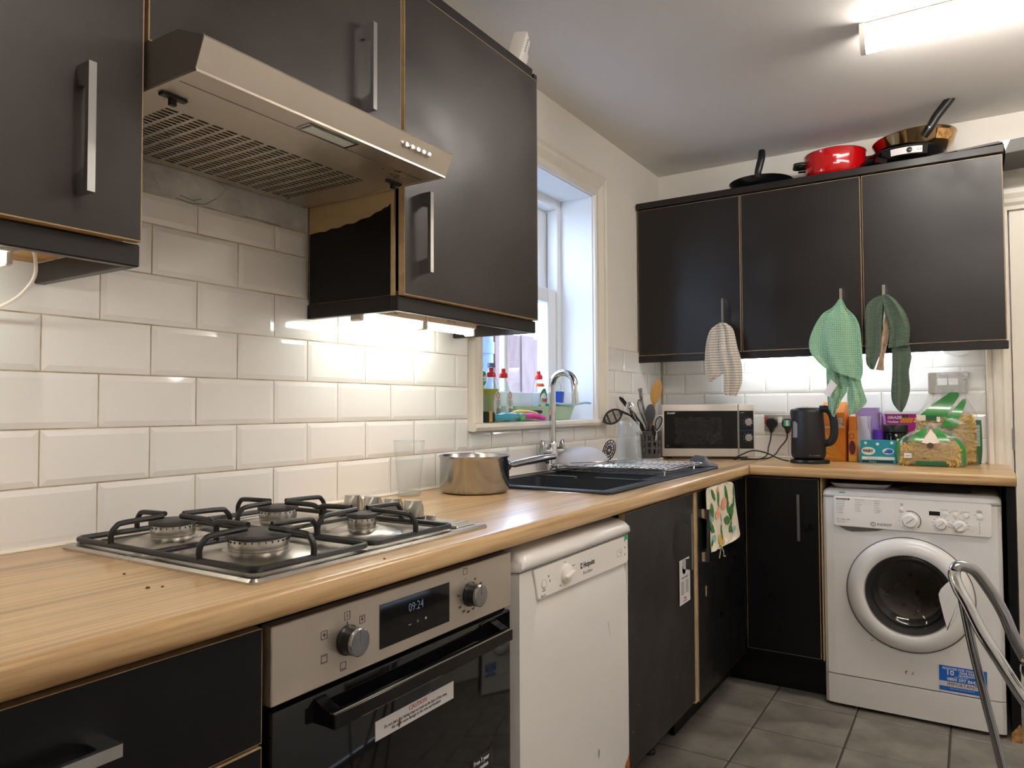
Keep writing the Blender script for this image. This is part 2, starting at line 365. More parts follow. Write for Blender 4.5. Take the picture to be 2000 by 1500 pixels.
# metro tiles on both walls: each its own object, one mesh shared by the uncut ones
D = .0048
tmesh = tile_mesh(TS-.0028, TH-.0028, D, .011, 'tile', 'tile_glaze')
cutm = {}
def wall_tiles(parent, wall, rects, joint):
    """rects: (a0, a1, z0, z1) areas to cover along the wall; rows start at TZ0, joints alternate by half a tile"""
    for (a0, a1, z0, z1) in rects:
        r0 = int(math.floor((z0-TZ0)/TH+1e-6)); r1 = int(math.ceil((z1-TZ0)/TH-1e-6))
        for r in range(r0, r1):
            zz0 = max(z0, TZ0+r*TH); zz1 = min(z1, TZ0+(r+1)*TH)
            if zz1-zz0 < .012: continue
            ph = joint+(0 if r % 2 else .5)*TS
            k0 = int(math.floor((a0-ph)/TS+1e-6)); k1 = int(math.ceil((a1-ph)/TS-1e-6))
            for k in range(k0, k1):
                b0 = max(a0, ph+k*TS); b1 = min(a1, ph+(k+1)*TS)
                if b1-b0 < .01: continue
                key = (round(b1-b0, 3), round(zz1-zz0, 3))
                if abs(key[0]-TS) < .0015 and abs(key[1]-TH) < .0015: me = tmesh
                else:
                    if key not in cutm: cutm[key] = tile_mesh(key[0]-.0028, key[1]-.0028, D, min(.011, key[0]*.3, key[1]*.3), 'tile', 'tile_glaze')
                    me = cutm[key]
                o = bpy.data.objects.new('tile', me); COL.objects.link(o); o.parent = parent
                tilt = random.uniform(-.004, .004); t2 = random.uniform(-.004, .004)
                if wall == 'x':
                    o.location = (.003, (b0+b1)/2, (zz0+zz1)/2); o.rotation_euler = (PI/2+tilt, 0, PI/2+t2)
                else:
                    o.location = ((b0+b1)/2, YB-.003, (zz0+zz1)/2); o.rotation_euler = (PI/2+tilt, 0, t2)
wall_tiles(wall_left, 'x', [(-.62, YB-.012, TZ0, TZ0+TH), (-.62, 1.285, TZ0+TH, 1.438), (0, .6, 1.438, 1.601), (1.285, 2.328, TZ0+TH, 1.091), (2.328, YB-.012, TZ0+TH, 1.438)], 0)
wall_tiles(wall_back, 'y', [(.012, 1.44, TZ0, 1.438)], .133)
part('grout', MB().box(0, .0045, -.62, 0, WT, 1.392).box(0, .0045, 0, .6, WT, 1.603).box(0, .0045, .6, 1.285, WT, 1.392).box(0, .0045, 1.285, 2.328, WT, 1.092).box(0, .0045, 2.328, YB, WT, 1.44), 'grout', wall_left, 0)
part('grout', MB().box(.0, 1.44, YB-.0045, YB, WT, 1.44), 'grout', wall_back, 0)
# silicone bead along the worktop
part('sealant', MB().tube([(.010, -.62, WT+.002), (.010, 2.95, WT+.002)], .006, 6), 'gloss_paint', wall_left)
part('sealant', MB().tube([(.05, YB-.010, WT+.002), (1.43, YB-.010, WT+.002)], .006, 6), 'gloss_paint', wall_back)
# rough plaster and torn patch above the tiles under the hood
mb = MB(); mb.grid(lambda u, v: (.0035+.002*math.sin(u*40+v*9)*math.sin(v*11), .6*u, 1.600+.068*v), 40, 8); part('plaster_strip', mb, 'plaster', wall_left, label='rough unpainted plaster above the tiles')
random.seed(3)
pts = [(.190, 1.660), (.205, 1.640), (.222, 1.612), (.252, 1.603), (.285, 1.600), (.318, 1.606), (.350, 1.630), (.37, 1.655), (.33, 1.668), (.24, 1.668)]
mb = MB(); c = (.28, 1.638)
vs = [(.010, c[0], c[1])]+[(.0065, p[0], p[1]) for p in pts]+[(.0045, c[0]+(p[0]-c[0])*1.06, c[1]+(p[1]-c[1])*1.08) for p in pts]; n = len(pts)
mb.put(vs, [(0, 1+i, 1+(i+1) % n) for i in range(n)]+[(1+i, 1+n+i, 1+n+(i+1) % n, 1+(i+1) % n) for i in range(n)])
part('plaster_patch', mb, 'plaster', wall_left, 0)
mb = MB()
for p in ([(.25, 1.604), (.29, 1.601), (.32, 1.607), (.345, 1.625)], [(.26, 1.612), (.29, 1.608), (.31, 1.616)], [(.42, 1.603), (.47, 1.6035), (.52, 1.602)]):
    mb.tube([(.0088, y, z) for y, z in p], .0007, 5)
part('crack', mb, 'dark_crack', wall_left)

# window in the left wall
win = root_struct('window_1', (-.17, 1.79, WZ0))
def casing_bars(sec, path, close=False):
    """sweep section (depth, across) round the opening with mitred corners; path: list of ((y,z),(dirY,dirZ) outwards)"""
    return [[(d, y+a*oy, z+a*oz) for d, a in sec] for (y, z), (oy, oz) in path]
sec = [(0, 0), (.012, 0), (.018, .006), (.016, .03), (.022, .045), (.028, .06), (.024, .078), (.03, .09), (.02, .1), (0, .1)]
path = [((WY0, 1.118), (-.7, 0)), ((WY0, WZ1), (-.7, 1)), ((WY1, WZ1), (1, 1)), ((WY1, 1.118), (1, 0))]
mb = MB(); mb.loft(casing_bars(sec, path)); part('casing', mb, 'gloss_paint', win, 25, label='cream moulded window casing')
mb = MB(); sp = [(-.16, 1.096), (.008, 1.092), (.026, 1.090), (.036, 1.094), (.040, 1.104), (.036, 1.114), (.026, 1.1175), (-.16, 1.1175)]
mb.prism(sp, 'y', 1.283, 2.335); part('sill', mb, 'gloss_paint', win, 40, label='cream rounded window sill')
# lining of the reveal (painted blueish white by daylight only)
mb = MB(); mb.box(-.262, 0, WY1-.004, WY1, 1.1, WZ1).box(-.262, 0, WY0, WY0+.004, 1.1, WZ1).box(-.262, 0, WY0, WY1, WZ1-.004, WZ1); part('lining', mb, 'white_paint', win, 0)
def frame_mb(x0, x1, y0, y1, z0, z1, w, wb, wt, bars=()):
    mb = MB(); mb.box(x0, x1, y0, y0+w, z0, z1, 0, .003, 1).box(x0, x1, y1-w, y1, z0, z1, 0, .003, 1).box(x0, x1, y0+w, y1-w, z0, z0+wb, 0, .003, 1).box(x0, x1, y0+w, y1-w, z1-wt, z1, 0, .003, 1)
    for yb in bars: mb.box(x0+.008, x1-.006, yb-.013, yb+.013, z0+wb, z1-wt, 0, .004, 1)
    return mb
part('window_frame', frame_mb(-.262, -.155, WY0, WY1, 1.10, WZ1, .035, .03, .045), 'white_paint', win, 30)
yc = (WY0+WY1)/2
for nm, x0, x1, z0, z1 in (('sash', -.205, -.165, 1.128, 1.690), ('sash', -.255, -.215, 1.64, 2.055)):
    s_ = part(nm, frame_mb(x0, x1, WY0+.03, WY1-.03, z0, z1, .075, .105 if z0 < 1.5 else .06, .062, (yc,)), 'white_paint', win, 30)
    xm = (x0+x1)/2
    part('pane', MB().box(xm-.002, xm+.002, WY0+.1, yc-.01, z0+.06, z1-.05), 'pane_glass', s_, 0); part('pane', MB().box(xm-.002, xm+.002, yc+.01, WY1-.1, z0+.06, z1-.05), 'pane_glass', s_, 0)
part('sash_catch', MB().box(-.235, -.2, 2.06, 2.09, 1.69, 1.70).tube([(-.22, 2.075, 1.70), (-.22, 2.075, 1.725)], .006).tube([(-.22, 2.075, 1.722), (-.20, 2.05, 1.74)], .004), 'chrome', win)
part('sash_groove', MB().box(-.209, -.2065, WY1-.037, WY1-.034, 1.70, 2.04), 'seam', win, 0)

# door opening and architrave on the right of the back wall
dr = root_struct('door_1', (1.53, YB, 0))
part('door_leaf', MB().box(1.535, 2.35, YB+.004, YB+.044, .012, 1.985), 'gloss_paint', dr, 0)
struct('light_block_plate', MB().box(1.40, 2.5, YB+.13, YB+.16, 0, ZC), 'wall_paint'); part('door_stop', MB().box(1.529, 1.537, YB+.044, YB+.13, 0, 1.99).box(2.34, 2.36, YB+.0, YB+.13, 0, 1.99).box(1.53, 2.36, YB+.044, YB+.13, 1.975, 1.995), 'gloss_paint', dr, 0)  # unseen plate and sides added behind the door to block a light leak
part('hinge', MB().box(1.526, 1.534, YB-.012, YB+.003, .985, 1.075).tube([(1.53, YB-.014, .985), (1.53, YB-.014, 1.075)], .005), 'chrome_worn', dr)
part('keyplate', MB().box(1.59, 1.60, YB-.002, YB+.004, 1.0, 1.12), 'chrome_worn', dr, 0)
fl = [(1.44, 0), (1.44, -.022), (1.446, -.03), (1.456, -.026), (1.462, -.02), (1.468, -.027), (1.478, -.03), (1.488, -.027), (1.494, -.02), (1.503, -.024), (1.512, -.02), (1.520, -.012), (1.528, -.012), (1.53, 0)]
mb = MB(); mb.prism([(p[0], YB+p[1]) for p in fl], 'z', 0, 1.99); tr1 = struct('trim_1', mb, 'gloss_paint', smooth=25)
mb = MB(); mb.prism([(YB, 1.985), (YB-.012, 1.985), (YB-.014, 2.0), (YB-.026, 2.012), (YB-.02, 2.03), (YB-.03, 2.05), (YB-.03, 2.07), (YB-.02, 2.08), (YB, 2.08)], 'x', 1.50, 2.45); struct('trim_2', mb, 'gloss_paint', smooth=25)

# outside: boarded fence, neighbour's brick corner, drainpipe, paving
mb = MB(); mb.box(-6, -.36, -3, 9, -.2, -.1); struct('ground_outside', mb, 'paving')
fence = thing('garden_fence', 'pale pink boarded fence outside the window', 'fence', (-1.55, 2.4, -.1))
for i in range(22):
    y = .6+i*.185; part('board', MB().box(-1.56+.012*(i % 2), -1.54+.012*(i % 2), y, y+.178, -.1, 1.72+.01*math.sin(i*2.1)), 'fence_wood', fence, 0)
nb = thing('brick_pier', 'red brick pier of the house behind the fence', 'wall', (-1.5, 3.2, -.1))
part('mortar', MB().box(-1.44, -1.24, 2.90, 3.10, -.1, 2.6), 'mortar', nb, 0)
for r in range(30):
    z = -.08+r*.075
    for k in range(2):
        y0 = 2.895+(k*.105 if r % 2 else k*.14); y1 = y0+(.1 if r % 2 else (.135 if k == 0 else .065))
        part('brick', MB().box(-1.44, -1.232, y0, y1, z, z+.065), 'brick', nb, 0)
pp = thing('drainpipe', 'pale blue drainpipe on the wall outside the window', 'pipe', (-1.1, 3.1, -.1))
part('pipe', MB().tube([(-1.12, 3.02, -.1), (-1.12, 3.02, 2.6)], .05, 14), 'drainpipe', pp)
for z in (.5, 1.5, 2.1): part('collar', MB().tube([(-1.12, 3.02, z), (-1.12, 3.02, z+.07)], .058, 14), 'drainpipe', pp)
bl = MB(); random.seed(5)
for i in range(420):
    x, y, z = random.uniform(-1.45, -1.05), random.uniform(1.7, 2.75), random.uniform(-.09, 1.2)
    r = random.uniform(.02, .045); bl.box(x-r, x+r, y-r, y+r, z-r*.5, z+r*.4, 0, r*.45, 1)
solo('blossom_bush', bl, 'blossom', 'white flowering bush in front of the fence outside', 'bush', (-1.3, 2.2, -.1), kind='stuff')

# ================================================================== wall cabinets on the left wall
def pelmet(name, label, y0, y1, side0, side1, group=None):
    mb = MB(); mb.box(.284, .302, y0, y1, 1.388, 1.423, 0, .002, 1)
    if side0: mb.box(.008, .284, y0, y0+.018, 1.388, 1.423, 0, .0015, 1)
    if side1: mb.box(.008, .284, y1-.018, y1, 1.388, 1.423, 0, .0015, 1)
    return solo(name, mb, 'black', label, 'trim', (.29, y0, 1.388), group)
def wall_unit(name, label, y0, y1, zb, zt, dy0, dy1, dz0, dz1, hy, hz, side_mats=None):
    t = thing(name, label, 'cabinet', (.0, y0, zb))
    mb = MB(); mb.box(.002, .288, y0, y1, zb+.012, zt, 1); part('body', mb, ['black', 'black_side'], t, 0)
    part('bottom_panel', MB().box(.01, .284, y0+.001, y1-.001, zb, zb+.012), 'pine', t, 0, label='raw wood underside')
    d = part('door', door_mb('x', .320, .018, dy0, dy1, dz0, dz1), ['black_greasy_sheen', 'edge'], t, 0)
    bar_handle(d, 'x', .320, hy, hz, hz+.185)
    return t
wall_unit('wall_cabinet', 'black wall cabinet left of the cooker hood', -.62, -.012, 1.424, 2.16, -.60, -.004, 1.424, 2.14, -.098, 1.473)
t = thing('wall_cabinet', 'short black wall cabinet above the cooker hood', 'cabinet', (0, 0, 1.75))
part('body', MB().box(.002, .288, -.008, .600, 1.74, 2.16), 'black_side', t, 0)
d = part('door', door_mb('x', .320, .018, .003, .594, 1.742, 2.14), ['black_greasy_sheen', 'edge'], t, 0); bar_handle(d, 'x', .320, .474, 1.789, 1.974)
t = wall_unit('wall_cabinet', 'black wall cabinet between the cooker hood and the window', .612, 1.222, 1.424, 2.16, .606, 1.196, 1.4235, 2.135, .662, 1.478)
part('end_panel', MB().box(.002, .306, 1.204, 1.222, 1.426, 2.163), 'black', t, 0)
# its near side: raw board where the black laminate has torn off
part('side_board', MB().box(.012, .288, .605, .612, 1.424, 1.74), 'raw_board', t, 0, label='raw board left bare where the black laminate tore off')
poly = [(.016, 1.4245), (.279, 1.4245), (.279, 1.600), (.2788, 1.634), (.272, 1.628), (.262, 1.6275), (.250, 1.622), (.235, 1.620), (.215, 1.612), (.19, 1.611), (.165, 1.604), (.14, 1.606), (.115, 1.600), (.09, 1.602), (.07, 1.597), (.05, 1.599), (.016, 1.597)]
part('torn_laminate', MB().prism(poly, 'y', .6035, .605), 'black_side', t, 0, label='black laminate with a torn upper edge')
pelmet('light_pelmet', 'black pelmet under the wall cabinet left of the hood', -.62, .004, 0, 1)
pelmet('light_pelmet', 'black pelmet under the wall cabinet beside the window', .603, 1.216, 1, 1)
for (y0, y1, lb) in ((-.62, .6, 'black cornice strip over the cooker hood cabinets'), (.603, 1.203, 'black cornice strip over the cabinet beside the window')):
    solo('cornice', MB().box(.002, .303, y0, y1, 2.142, 2.178, 0, .002, 1), 'black', lb, 'trim', (.15, y0, 2.142))
# slim tube lamps below them
def under_lamp(name, label, y0, y1, x, group=None):
    t = thing(name, label, 'lamp', (x, y0, 1.388), group); r = .013
    part('housing', MB().box(x-.010, x+.03, y0, y1, 1.398, 1.4235, 0, .003, 1), 'white_plastic', t)
    part('tube', MB().tube([(x+.004, y0+.012, 1.394), (x+.004, y1-.008, 1.394)], r, 12), 'lamp_tube', t)
    part('end_cap', MB().box(x-.012, x+.022, y0-.004, y0+.012, 1.378, 1.41, 0, .003, 1), 'white_plastic', t); part('end_cap', MB().box(x-.012, x+.022, y1-.008, y1+.004, 1.378, 1.41, 0, .003, 1), 'white_plastic', t)
    return t
l1 = under_lamp('strip_light', 'lit white strip light under the window cabinet, nearest the hood', .632, .868, .14)
l2 = under_lamp('strip_light', 'lit white strip light under the window cabinet, nearest the window', .874, 1.10, .14)
l3 = under_lamp('strip_light', 'lit white strip light under the cabinet left of the hood', -.40, -.135, .185)
for l in (l1, l2):
    text('FLS 6W\n230V  50Hz', .008, (.172, wl(l).y+.10, 1.4105), (0, 1, 0), (-.2, 0, 1), 'print_grey', l)
solo('lamp_cable', MB().tube(cat_pts([(.19, -.135, 1.40), (.185, -.10, 1.412), (.17, -.085, 1.40), (.13, -.07, 1.375), (.07, -.075, 1.345), (.025, -.115, 1.322), (.018, -.20, 1.310), (.018, -.32, 1.31)], 8), .0028, 7), 'white_plastic', 'thin white cable looping from the strip light left of the hood', 'cable', (.03, -.1, 1.31))
solo('lamp_cable', MB().tube(cat_pts([(.15, 1.10, 1.40), (.14, 1.125, 1.405), (.11, 1.135, 1.40), (.085, 1.12, 1.392), (.06, 1.115, 1.41)], 6), .0025, 7), 'white_plastic', 'short white cable at the end of the window cabinet strip light', 'cable', (.1, 1.12, 1.39))

# white sensor box on top of the window cabinet
t = thing('white_adapter', 'white plastic adapter box leaning on the cabinet beside the window', 'device', (.25, 1.17, 2.178)); 
mb = MB(); mb.X = Matrix.Translation((.262, 1.165, 2.185)) @ Matrix.Rotation(math.radians(-24), 4, 'X') @ Matrix.Rotation(.3, 4, 'Z'); mb.box(-.022, .022, -.022, .026, -.0, .115, 0, .006, 2); part('shell', mb, 'white_plastic', t)
mb2 = MB(); mb2.X = mb.X
for k in range(5): mb2.box(.0215, .0226, -.004, .000, .052+k*.011, .058+k*.011)
part('vent_slot', mb2, 'print_black', t, 0)
mb2 = MB(); mb2.X = mb.X; mb2.box(-.018, .018, .026, .048, .0, .085, 0, .004, 1); part('clip', mb2, 'white_plastic', t)

# ================================================================== cooker hood
hd = thing('cooker_hood', 'slim steel cooker hood with slotted filter over the hob', 'hood', (.2, .3, 1.667))
y0, y1 = .004, .598
mb = MB(); mb.prism([(.004, 1.6735), (.4395, 1.6735), (.440, 1.667), (.459, 1.708), (.457, 1.712), (.395, 1.738), (.004, 1.742)], 'y', y0, y1, 0); mb.box(.004, .4395, y0, y0+.0015, 1.667, 1.6735).box(.004, .4395, y1-.0015, y1, 1.667, 1.6735).box(.004, .0055, y0, y1, 1.667, 1.6735)
part('body', mb, 'hood_side', hd, 20)
mb = MB(); mb.prism([(.4405, 1.6655), (.4605, 1.7085), (.458, 1.7125), (.4385, 1.668)], 'y', y0-.001, y1+.001); part('front_panel', mb, 'hood_steel', hd, 20)
# underside: filter sheet with rows of open slots, made of the strips of metal between the slots
zb = 1.6655; mb = MB()
fx = (.010, .385)
cols_y = [.060+i*.0292 for i in range(16)]         # slot columns side by side along the hood
sx0, sx1, ns = .038, .284, 20
st = (sx1-sx0)/ns; sw_, sl_ = .0072, .0215
mb.box(fx[0], sx0, .012, .590, zb-.0012, zb).box(sx1, fx[1], .012, .590, zb-.0012, zb)
for k in range(ns): mb.box(sx0+k*st+sw_, sx0+(k+1)*st, .012, .590, zb-.0012, zb)
for k in range(ns):
    xa, xb = sx0+k*st, sx0+k*st+sw_; prev = .012
    for cy in cols_y:
        mb.box(xa, xb, prev, cy, zb-.0012, zb); prev = cy+sl_
    mb.box(xa, xb, prev, .590, zb-.0012, zb)
part('filter_sheet', mb, 'hood_steel', hd, 0)
part('filter_mat', MB().box(.012, .383, .014, .588, zb+.0050, zb+.0062), 'slot_dark', hd, 0, label='greasy filter behind the slots')
part('front_underpanel', MB().box(.3875, .4385, .012, .590, zb-.0012, zb+.0004), 'hood_steel', hd, 0)
mb = MB(); mb.box(.4385, .441, y0, y1, zb-.003, zb+.002).box(.004, .4385, y0, .0115, zb-.0025, zb+.002).box(.004, .4385, .5905, y1, zb-.0025, zb+.002); part('rim', mb, 'hood_steel', hd, 0)
part('light_cover', MB().box(.392, .428, .232, .352, zb-.0035, zb-.0012, 0, .001, 1), 'chrome_worn', hd); part('light_lens', MB().box(.397, .423, .240, .344, zb-.0042, zb-.003), 'lens', hd, 0)
for y in (.04, .56): part('filter_latch', MB().box(.322, .334, y-.022, y+.022, zb-.006, zb-.001, 0, .001, 1).box(.322, .330, y-.005, y+.005, zb-.016, zb-.005), 'black_plastic', hd)
for k in range(5):
    yk = .452+k*.0175; xk = .4505+.0; zk = 1.688
    part('push_button', MB().lathe([(.0052, -.004), (.0052, .007), (.0046, .009), (.0001, .0092)], (xk, yk, zk), 14, axis='x'), 'chrome', hd)

# ================================================================== ceiling batten
def batten(label, x0, x1, y, ax='x'):
    t = thing('ceiling_light', label, 'lamp', ((x0+x1)/2, y, ZC))
    mb = MB(); mb.box(x0, x1, y-.032, y+.032, ZC-.028, ZC-.001, 0, .003, 1); part('housing', mb, 'white_plastic', t)
    a = [(y+.034*math.cos(PI*.93+PI*1.14*k/12), ZC-.030+.058*math.sin(PI*.93+PI*1.14*k/12)) for k in range(13)]
    mb = MB(); mb.prism(a, 'x', x0+.012, x1-.012); part('diffuser', mb, 'lamp_ceiling', t, 40)
    a = [(y+.035*math.cos(PI+PI*k/12), ZC-.027+.063*math.sin(PI+PI*k/12)) for k in range(13)]+[(y+.035, ZC-.001), (y-.035, ZC-.001)]
    for xa in (x0-.004, x1-.012): part('end_cap', MB().prism(a, 'x', xa, xa+.016), 'white_plastic', t, 40)
    return t
batten('long lit batten light on the ceiling over the room', 1.112, 2.35, 1.93)
batten('lit batten light on the ceiling over the hob end of the room', 1.0, 2.2, .02)

# ================================================================== worktops
def edge_prof(x1, x0, z0=.887, z1=WT):
    return [(x0, z0), (x1-.008, z0), (x1-.003, z0+.002), (x1-.0008, z0+.006), (x1, z0+.012), (x1, z1-.011), (x1-.0012, z1-.006), (x1-.0036, z1-.0026), (x1-.007, z1-.0006), (x1-.012, z1), (x0, z1)]
mb = MB()
mb.prism(edge_prof(.605, .012), 'y', YF+.3, 1.240); mb.prism(edge_prof(.605, .508), 'y', 1.240, 1.785); mb.box(.012, .080, 1.240, 1.785, .887, WT)
mb.prism(edge_prof(.605, .012), 'y', 1.785, 2.4285); mb.box(.012, .6045, 2.4285, 3.018, .887, WT)
solo('worktop', mb, 'oak_y', 'oak-effect worktop along the left wall holding hob and sink', 'worktop', (.3, 1, WT), smooth=40)
mb = MB(); pr = [(2.4285+.605-p[0], p[1]) for p in edge_prof(.605, .012)]; mb.prism(pr, 'x', .6065, 1.513)
mb.box(1.5085, 1.5135, 2.431, 3.018, .8875, .9235, 0)
solo('worktop', mb, 'oak_x', 'oak-effect worktop along the back wall over the washing machine', 'worktop', (1.05, 2.7, WT), smooth=40)

# ================================================================== gas hob
hb = thing('gas_hob', 'stainless steel four-burner gas hob set in the worktop', 'hob', (.29, .31, WT))
HX0, HX1, HY0, HY1 = .036, .553, .022, .599
mb = MB()
rs = []
for i, (ins, z) in enumerate(((0, .9252), (0, .9285), (.004, .9325), (.018, .9325), (.022, .9295))):
    a = []; R = .014
    for cx, cy, a0 in ((HX1-R, HY1-R, 0), (HX0+R, HY1-R, 90), (HX0+R, HY0+R, 180), (HX1-R, HY0+R, 270)):
        for k in range(5):
            an = math.radians(a0+k*22.5); rr = max(R-ins, .001); cxx = cx; a.append((cxx+math.cos(an)*rr-(ins if 0 else 0), cy+math.sin(an)*rr, z))
    if ins > R: a = [(HX0+ins if p[0] < .29 else HX1-ins, HY0+ins if p[1] < .31 else HY1-ins, z) for p in a]
    rs.append(a)
mb.loft(rs); part('base_plate', mb, 'steel', hb, 30)
mb = MB(); mb.box(.16, .530, .520, .592, .9295, .9345, 0, .002, 1); part('control_strip', mb, 'steel', hb)
burn = [(.407, .148, .046, 'large'), (.166, .152, .036, 'm'), (.180, .375, .036, 'm'), (.402, .388, .026, 's')]
for (x, y, r, _) in burn:
    b = part('burner', MB().lathe([(r+.050, 0), (r+.046, .003), (r+.012, .013), (r+.004, .013), (.001, .013)], (x, y, .9295), 36), 'steel', hb, 30)
    part('flame_ring', MB().lathe([(r*.85, 0), (r*1.02, .003), (r*1.04, .012), (r*.98, .020), (.001, .020)], (x, y, .9400), 40), 'alu', b)
    mbp = MB()
    nn = int(r*620)
    for k in range(nn):
        a = 2*PI*k/nn; mbp.X = Matrix.Translation((x, y, .9545)) @ Matrix.Rotation(a, 4, 'Z'); mbp.box(r*1.005, r*1.042, -.0006, .0006, .0015, .0045)
    part('flame_port', mbp, 'print_black', b, 0, kind='stuff')
    part('burner_cap', MB().lathe([(r*.9, 0), (r*1.10, .0015), (r*1.13, .005), (r*1.10, .0085), (r*.98, .0095), (.001, .0095)], (x, y, .9600), 40), 'cap_enamel', b)
    part('igniter', MB().tube([(x-r-.006, y+.01, .94), (x-r-.006, y+.01, .957)], .0028, 8), 'white_plastic', b)
def rrect(x0, x1, y0, y1, R, z, k=5):
    a = []
    for cx, cy, a0 in ((x1-R, y1-R, 0), (x0+R, y1-R, 90), (x0+R, y0+R, 180), (x1-R, y0+R, 270)):
        for i in range(k+1):
            an = math.radians(a0+i*90/k); a.append(Vector((cx+math.cos(an)*R, cy+math.sin(an)*R, z)))
    return a
def ring_tube(mb, pts, r, n=8, m=0):
    N = len(pts); rings = []
    for i, p in enumerate(pts):
        t = (pts[(i+1) % N]-pts[i-1]).normalized(); s = Vector((0, 0, 1)).cross(t).normalized()
        rings.append([p+s*math.cos(2*PI*k/n)*r+Vector((0, 0, 1))*math.sin(2*PI*k/n)*r for k in range(n)])
    rings.append(rings[0]); mb.loft(rings, m, caps=False)
def finger(mb, x, y, dx, dy, L, z0=.940, z1=.975):
    mb.tube(cat_pts([(x, y, z0), (x, y, z0+.018), (x+dx*.008, y+dy*.008, z1-.005), (x+dx*.022, y+dy*.022, z1), (x+dx*L, y+dy*L, z1+.002)], 5), .0048, 8)
for (a0, a1, bs, lab) in ((.040, .270, burn[:2], 'a'), (.278, .500, burn[2:], 'b')):
    g = part('pan_support', MB(), 'iron', hb)
    mb = MB(); ring_tube(mb, rrect(.052, .534, a0, a1, .018, .9405), .0052)
    xm = (bs[0][0]+bs[1][0])/2
    mb.tube([(xm, a0, .9405), (xm, a1, .9405)], .0045, 8)
    for (x, y, r, _) in bs:
        finger(mb, x, a0, 0, 1, y-a0-r*.55); finger(mb, x, a1, 0, -1, a1-y-r*.55)
    xs = sorted([b[0] for b in bs]); yy = {b[0]: b[1] for b in bs}
    finger(mb, .052, yy[xs[0]], 1, 0, xs[0]-.052-.025); finger(mb, .534, yy[xs[1]], -1, 0, .534-xs[1]-.028)
    mb.tube(cat_pts([(xs[0]+.025, yy[xs[0]], .977), (xm-.02, (yy[xs[0]]+yy[xs[1]])/2, .976), (xm, (yy[xs[0]]+yy[xs[1]])/2, .972), (xm+.02, (yy[xs[0]]+yy[xs[1]])/2, .976), (xs[1]-.028, yy[xs[1]], .977)], 5), .0052, 8)
    mb.tube([(xm, (a0+a1)/2-.0, .9405), (xm, (a0+a1)/2, .972)], .005, 8)
    g.data = mb.mesh('pan_support', 'iron', wl(hb))
for i, (x, y) in enumerate(((.202, .568), (.262, .568), (.323, .567), (.381, .565))):
    k = part('control_knob', MB().lathe([(.0245, 0), (.0245, .004), (.022, .005)], (x, y, .9340), 24), 'black_plastic', hb)
    # upper part: cylinder with a concave pinch, so the top narrows to a ridge
    mb = MB(); rings = []
    for z, w in ((.0, 1), (.014, 1), (.021, .92), (.030, .62), (.034, .5)):
        rings.append([(x+.0215*math.cos(2*PI*q/28)*(.98 if z > .02 else 1), y+.0215*math.sin(2*PI*q/28)*w-(.006*(1-w)), .9385+z+.0006*math.cos(2*PI*q/28)) for q in range(28)])
    mb.loft(rings); part('grip', mb, 'alu', k, 40, label='silver pinched grip')
part('ignition_button', MB().lathe([(.0100, 0), (.0100, .010), (.009, .0112), (.001, .0112)], (.430, .562, .9340), 20), 'alu', hb)

# ================================================================== base units of the left run
def drawer_front(t, y0, y1, z0, z1, handle_y=None, hz=None):
    d = part('drawer', door_mb('x', .580, .018, y0, y1, z0, z1, .0012), ['black_side', 'edge'], t, 0)
    if handle_y:
        a, b = handle_y; mb = MB(); pr = [(.580, a), (.613, a), (.613, b), (.580, b), (.580, b-.022), (.606, b-.022), (.606, a+.022), (.580, a+.022)]
        mb.prism(pr, 'z', hz, hz+.014); part('handle', mb, 'chrome', d, 20, label='chrome bar handle')
t = thing('drawer_unit', 'black drawer unit left of the oven', 'cabinet', (.3, -.3, 0))
part('body', MB().box(.02, .560, -.60, .018, .15, .884), 'black_side', t, 0)
drawer_front(t, -.60, .017, .722, .874, (-.375, -.190), .796); drawer_front(t, -.60, .017, .44, .717, (-.375, -.190), .66)
drawer_front(t, -.60, .017, .155, .435)
t = thing('oven_housing', 'black cabinet side panels around the oven', 'cabinet', (.3, .33, 0))
part('side_panel', MB().box(.02, .560, .019, .027, .10, .884), 'black_side', t, 0); part('side_panel', MB().box(.02, .560, .635, .643, .10, .884), 'black_side', t, 0)
part('top_rail', MB().box(.05, .560, .027, .635, .876, .886), 'black_side', t, 0)

# ---- built-in oven
ov = thing('oven', 'built-in oven with steel control panel and black glass door', 'oven', (.3, .33, .16))
part('cavity_box', MB().box(.03, .562, .030, .630, .16, .872), 'black_side', ov, 0)
part('control_panel', MB().box(.562, .585, .028, .629, .765, .873, 0, .0015, 1), 'steel_panel', ov)
dp = part('display', MB().box(.5845, .5858, .239, .421, .784, .854, 0), 'glass_black', ov, 0)
text('09:24', .021, (.5862, .328, .833), m='lcd_digit', parent=dp, **LX, sx=.85, bold=-.0004)
text('–   ▫   +', .012, (.5862, .333, .806), m='print_silver', parent=dp, **LX)
for (y, lab) in ((.168, 'a'), (.484, 'b')):
    k = part('oven_knob', MB().lathe([(.0225, 0), (.0225, .004), (.0205, .006), (.0205, .022)], (.5855, y, .819), 36, axis='x'), 'black_plastic', ov)
    part('knob_face', MB().lathe([(.0205, 0), (.0205, .004), (.019, .0052), (.001, .0052)], (.6075, y, .819), 36, axis='x').box(.6125, .6134, y-.0007, y+.0007, .820, .839), 'chrome_worn', k, label='brushed steel face')
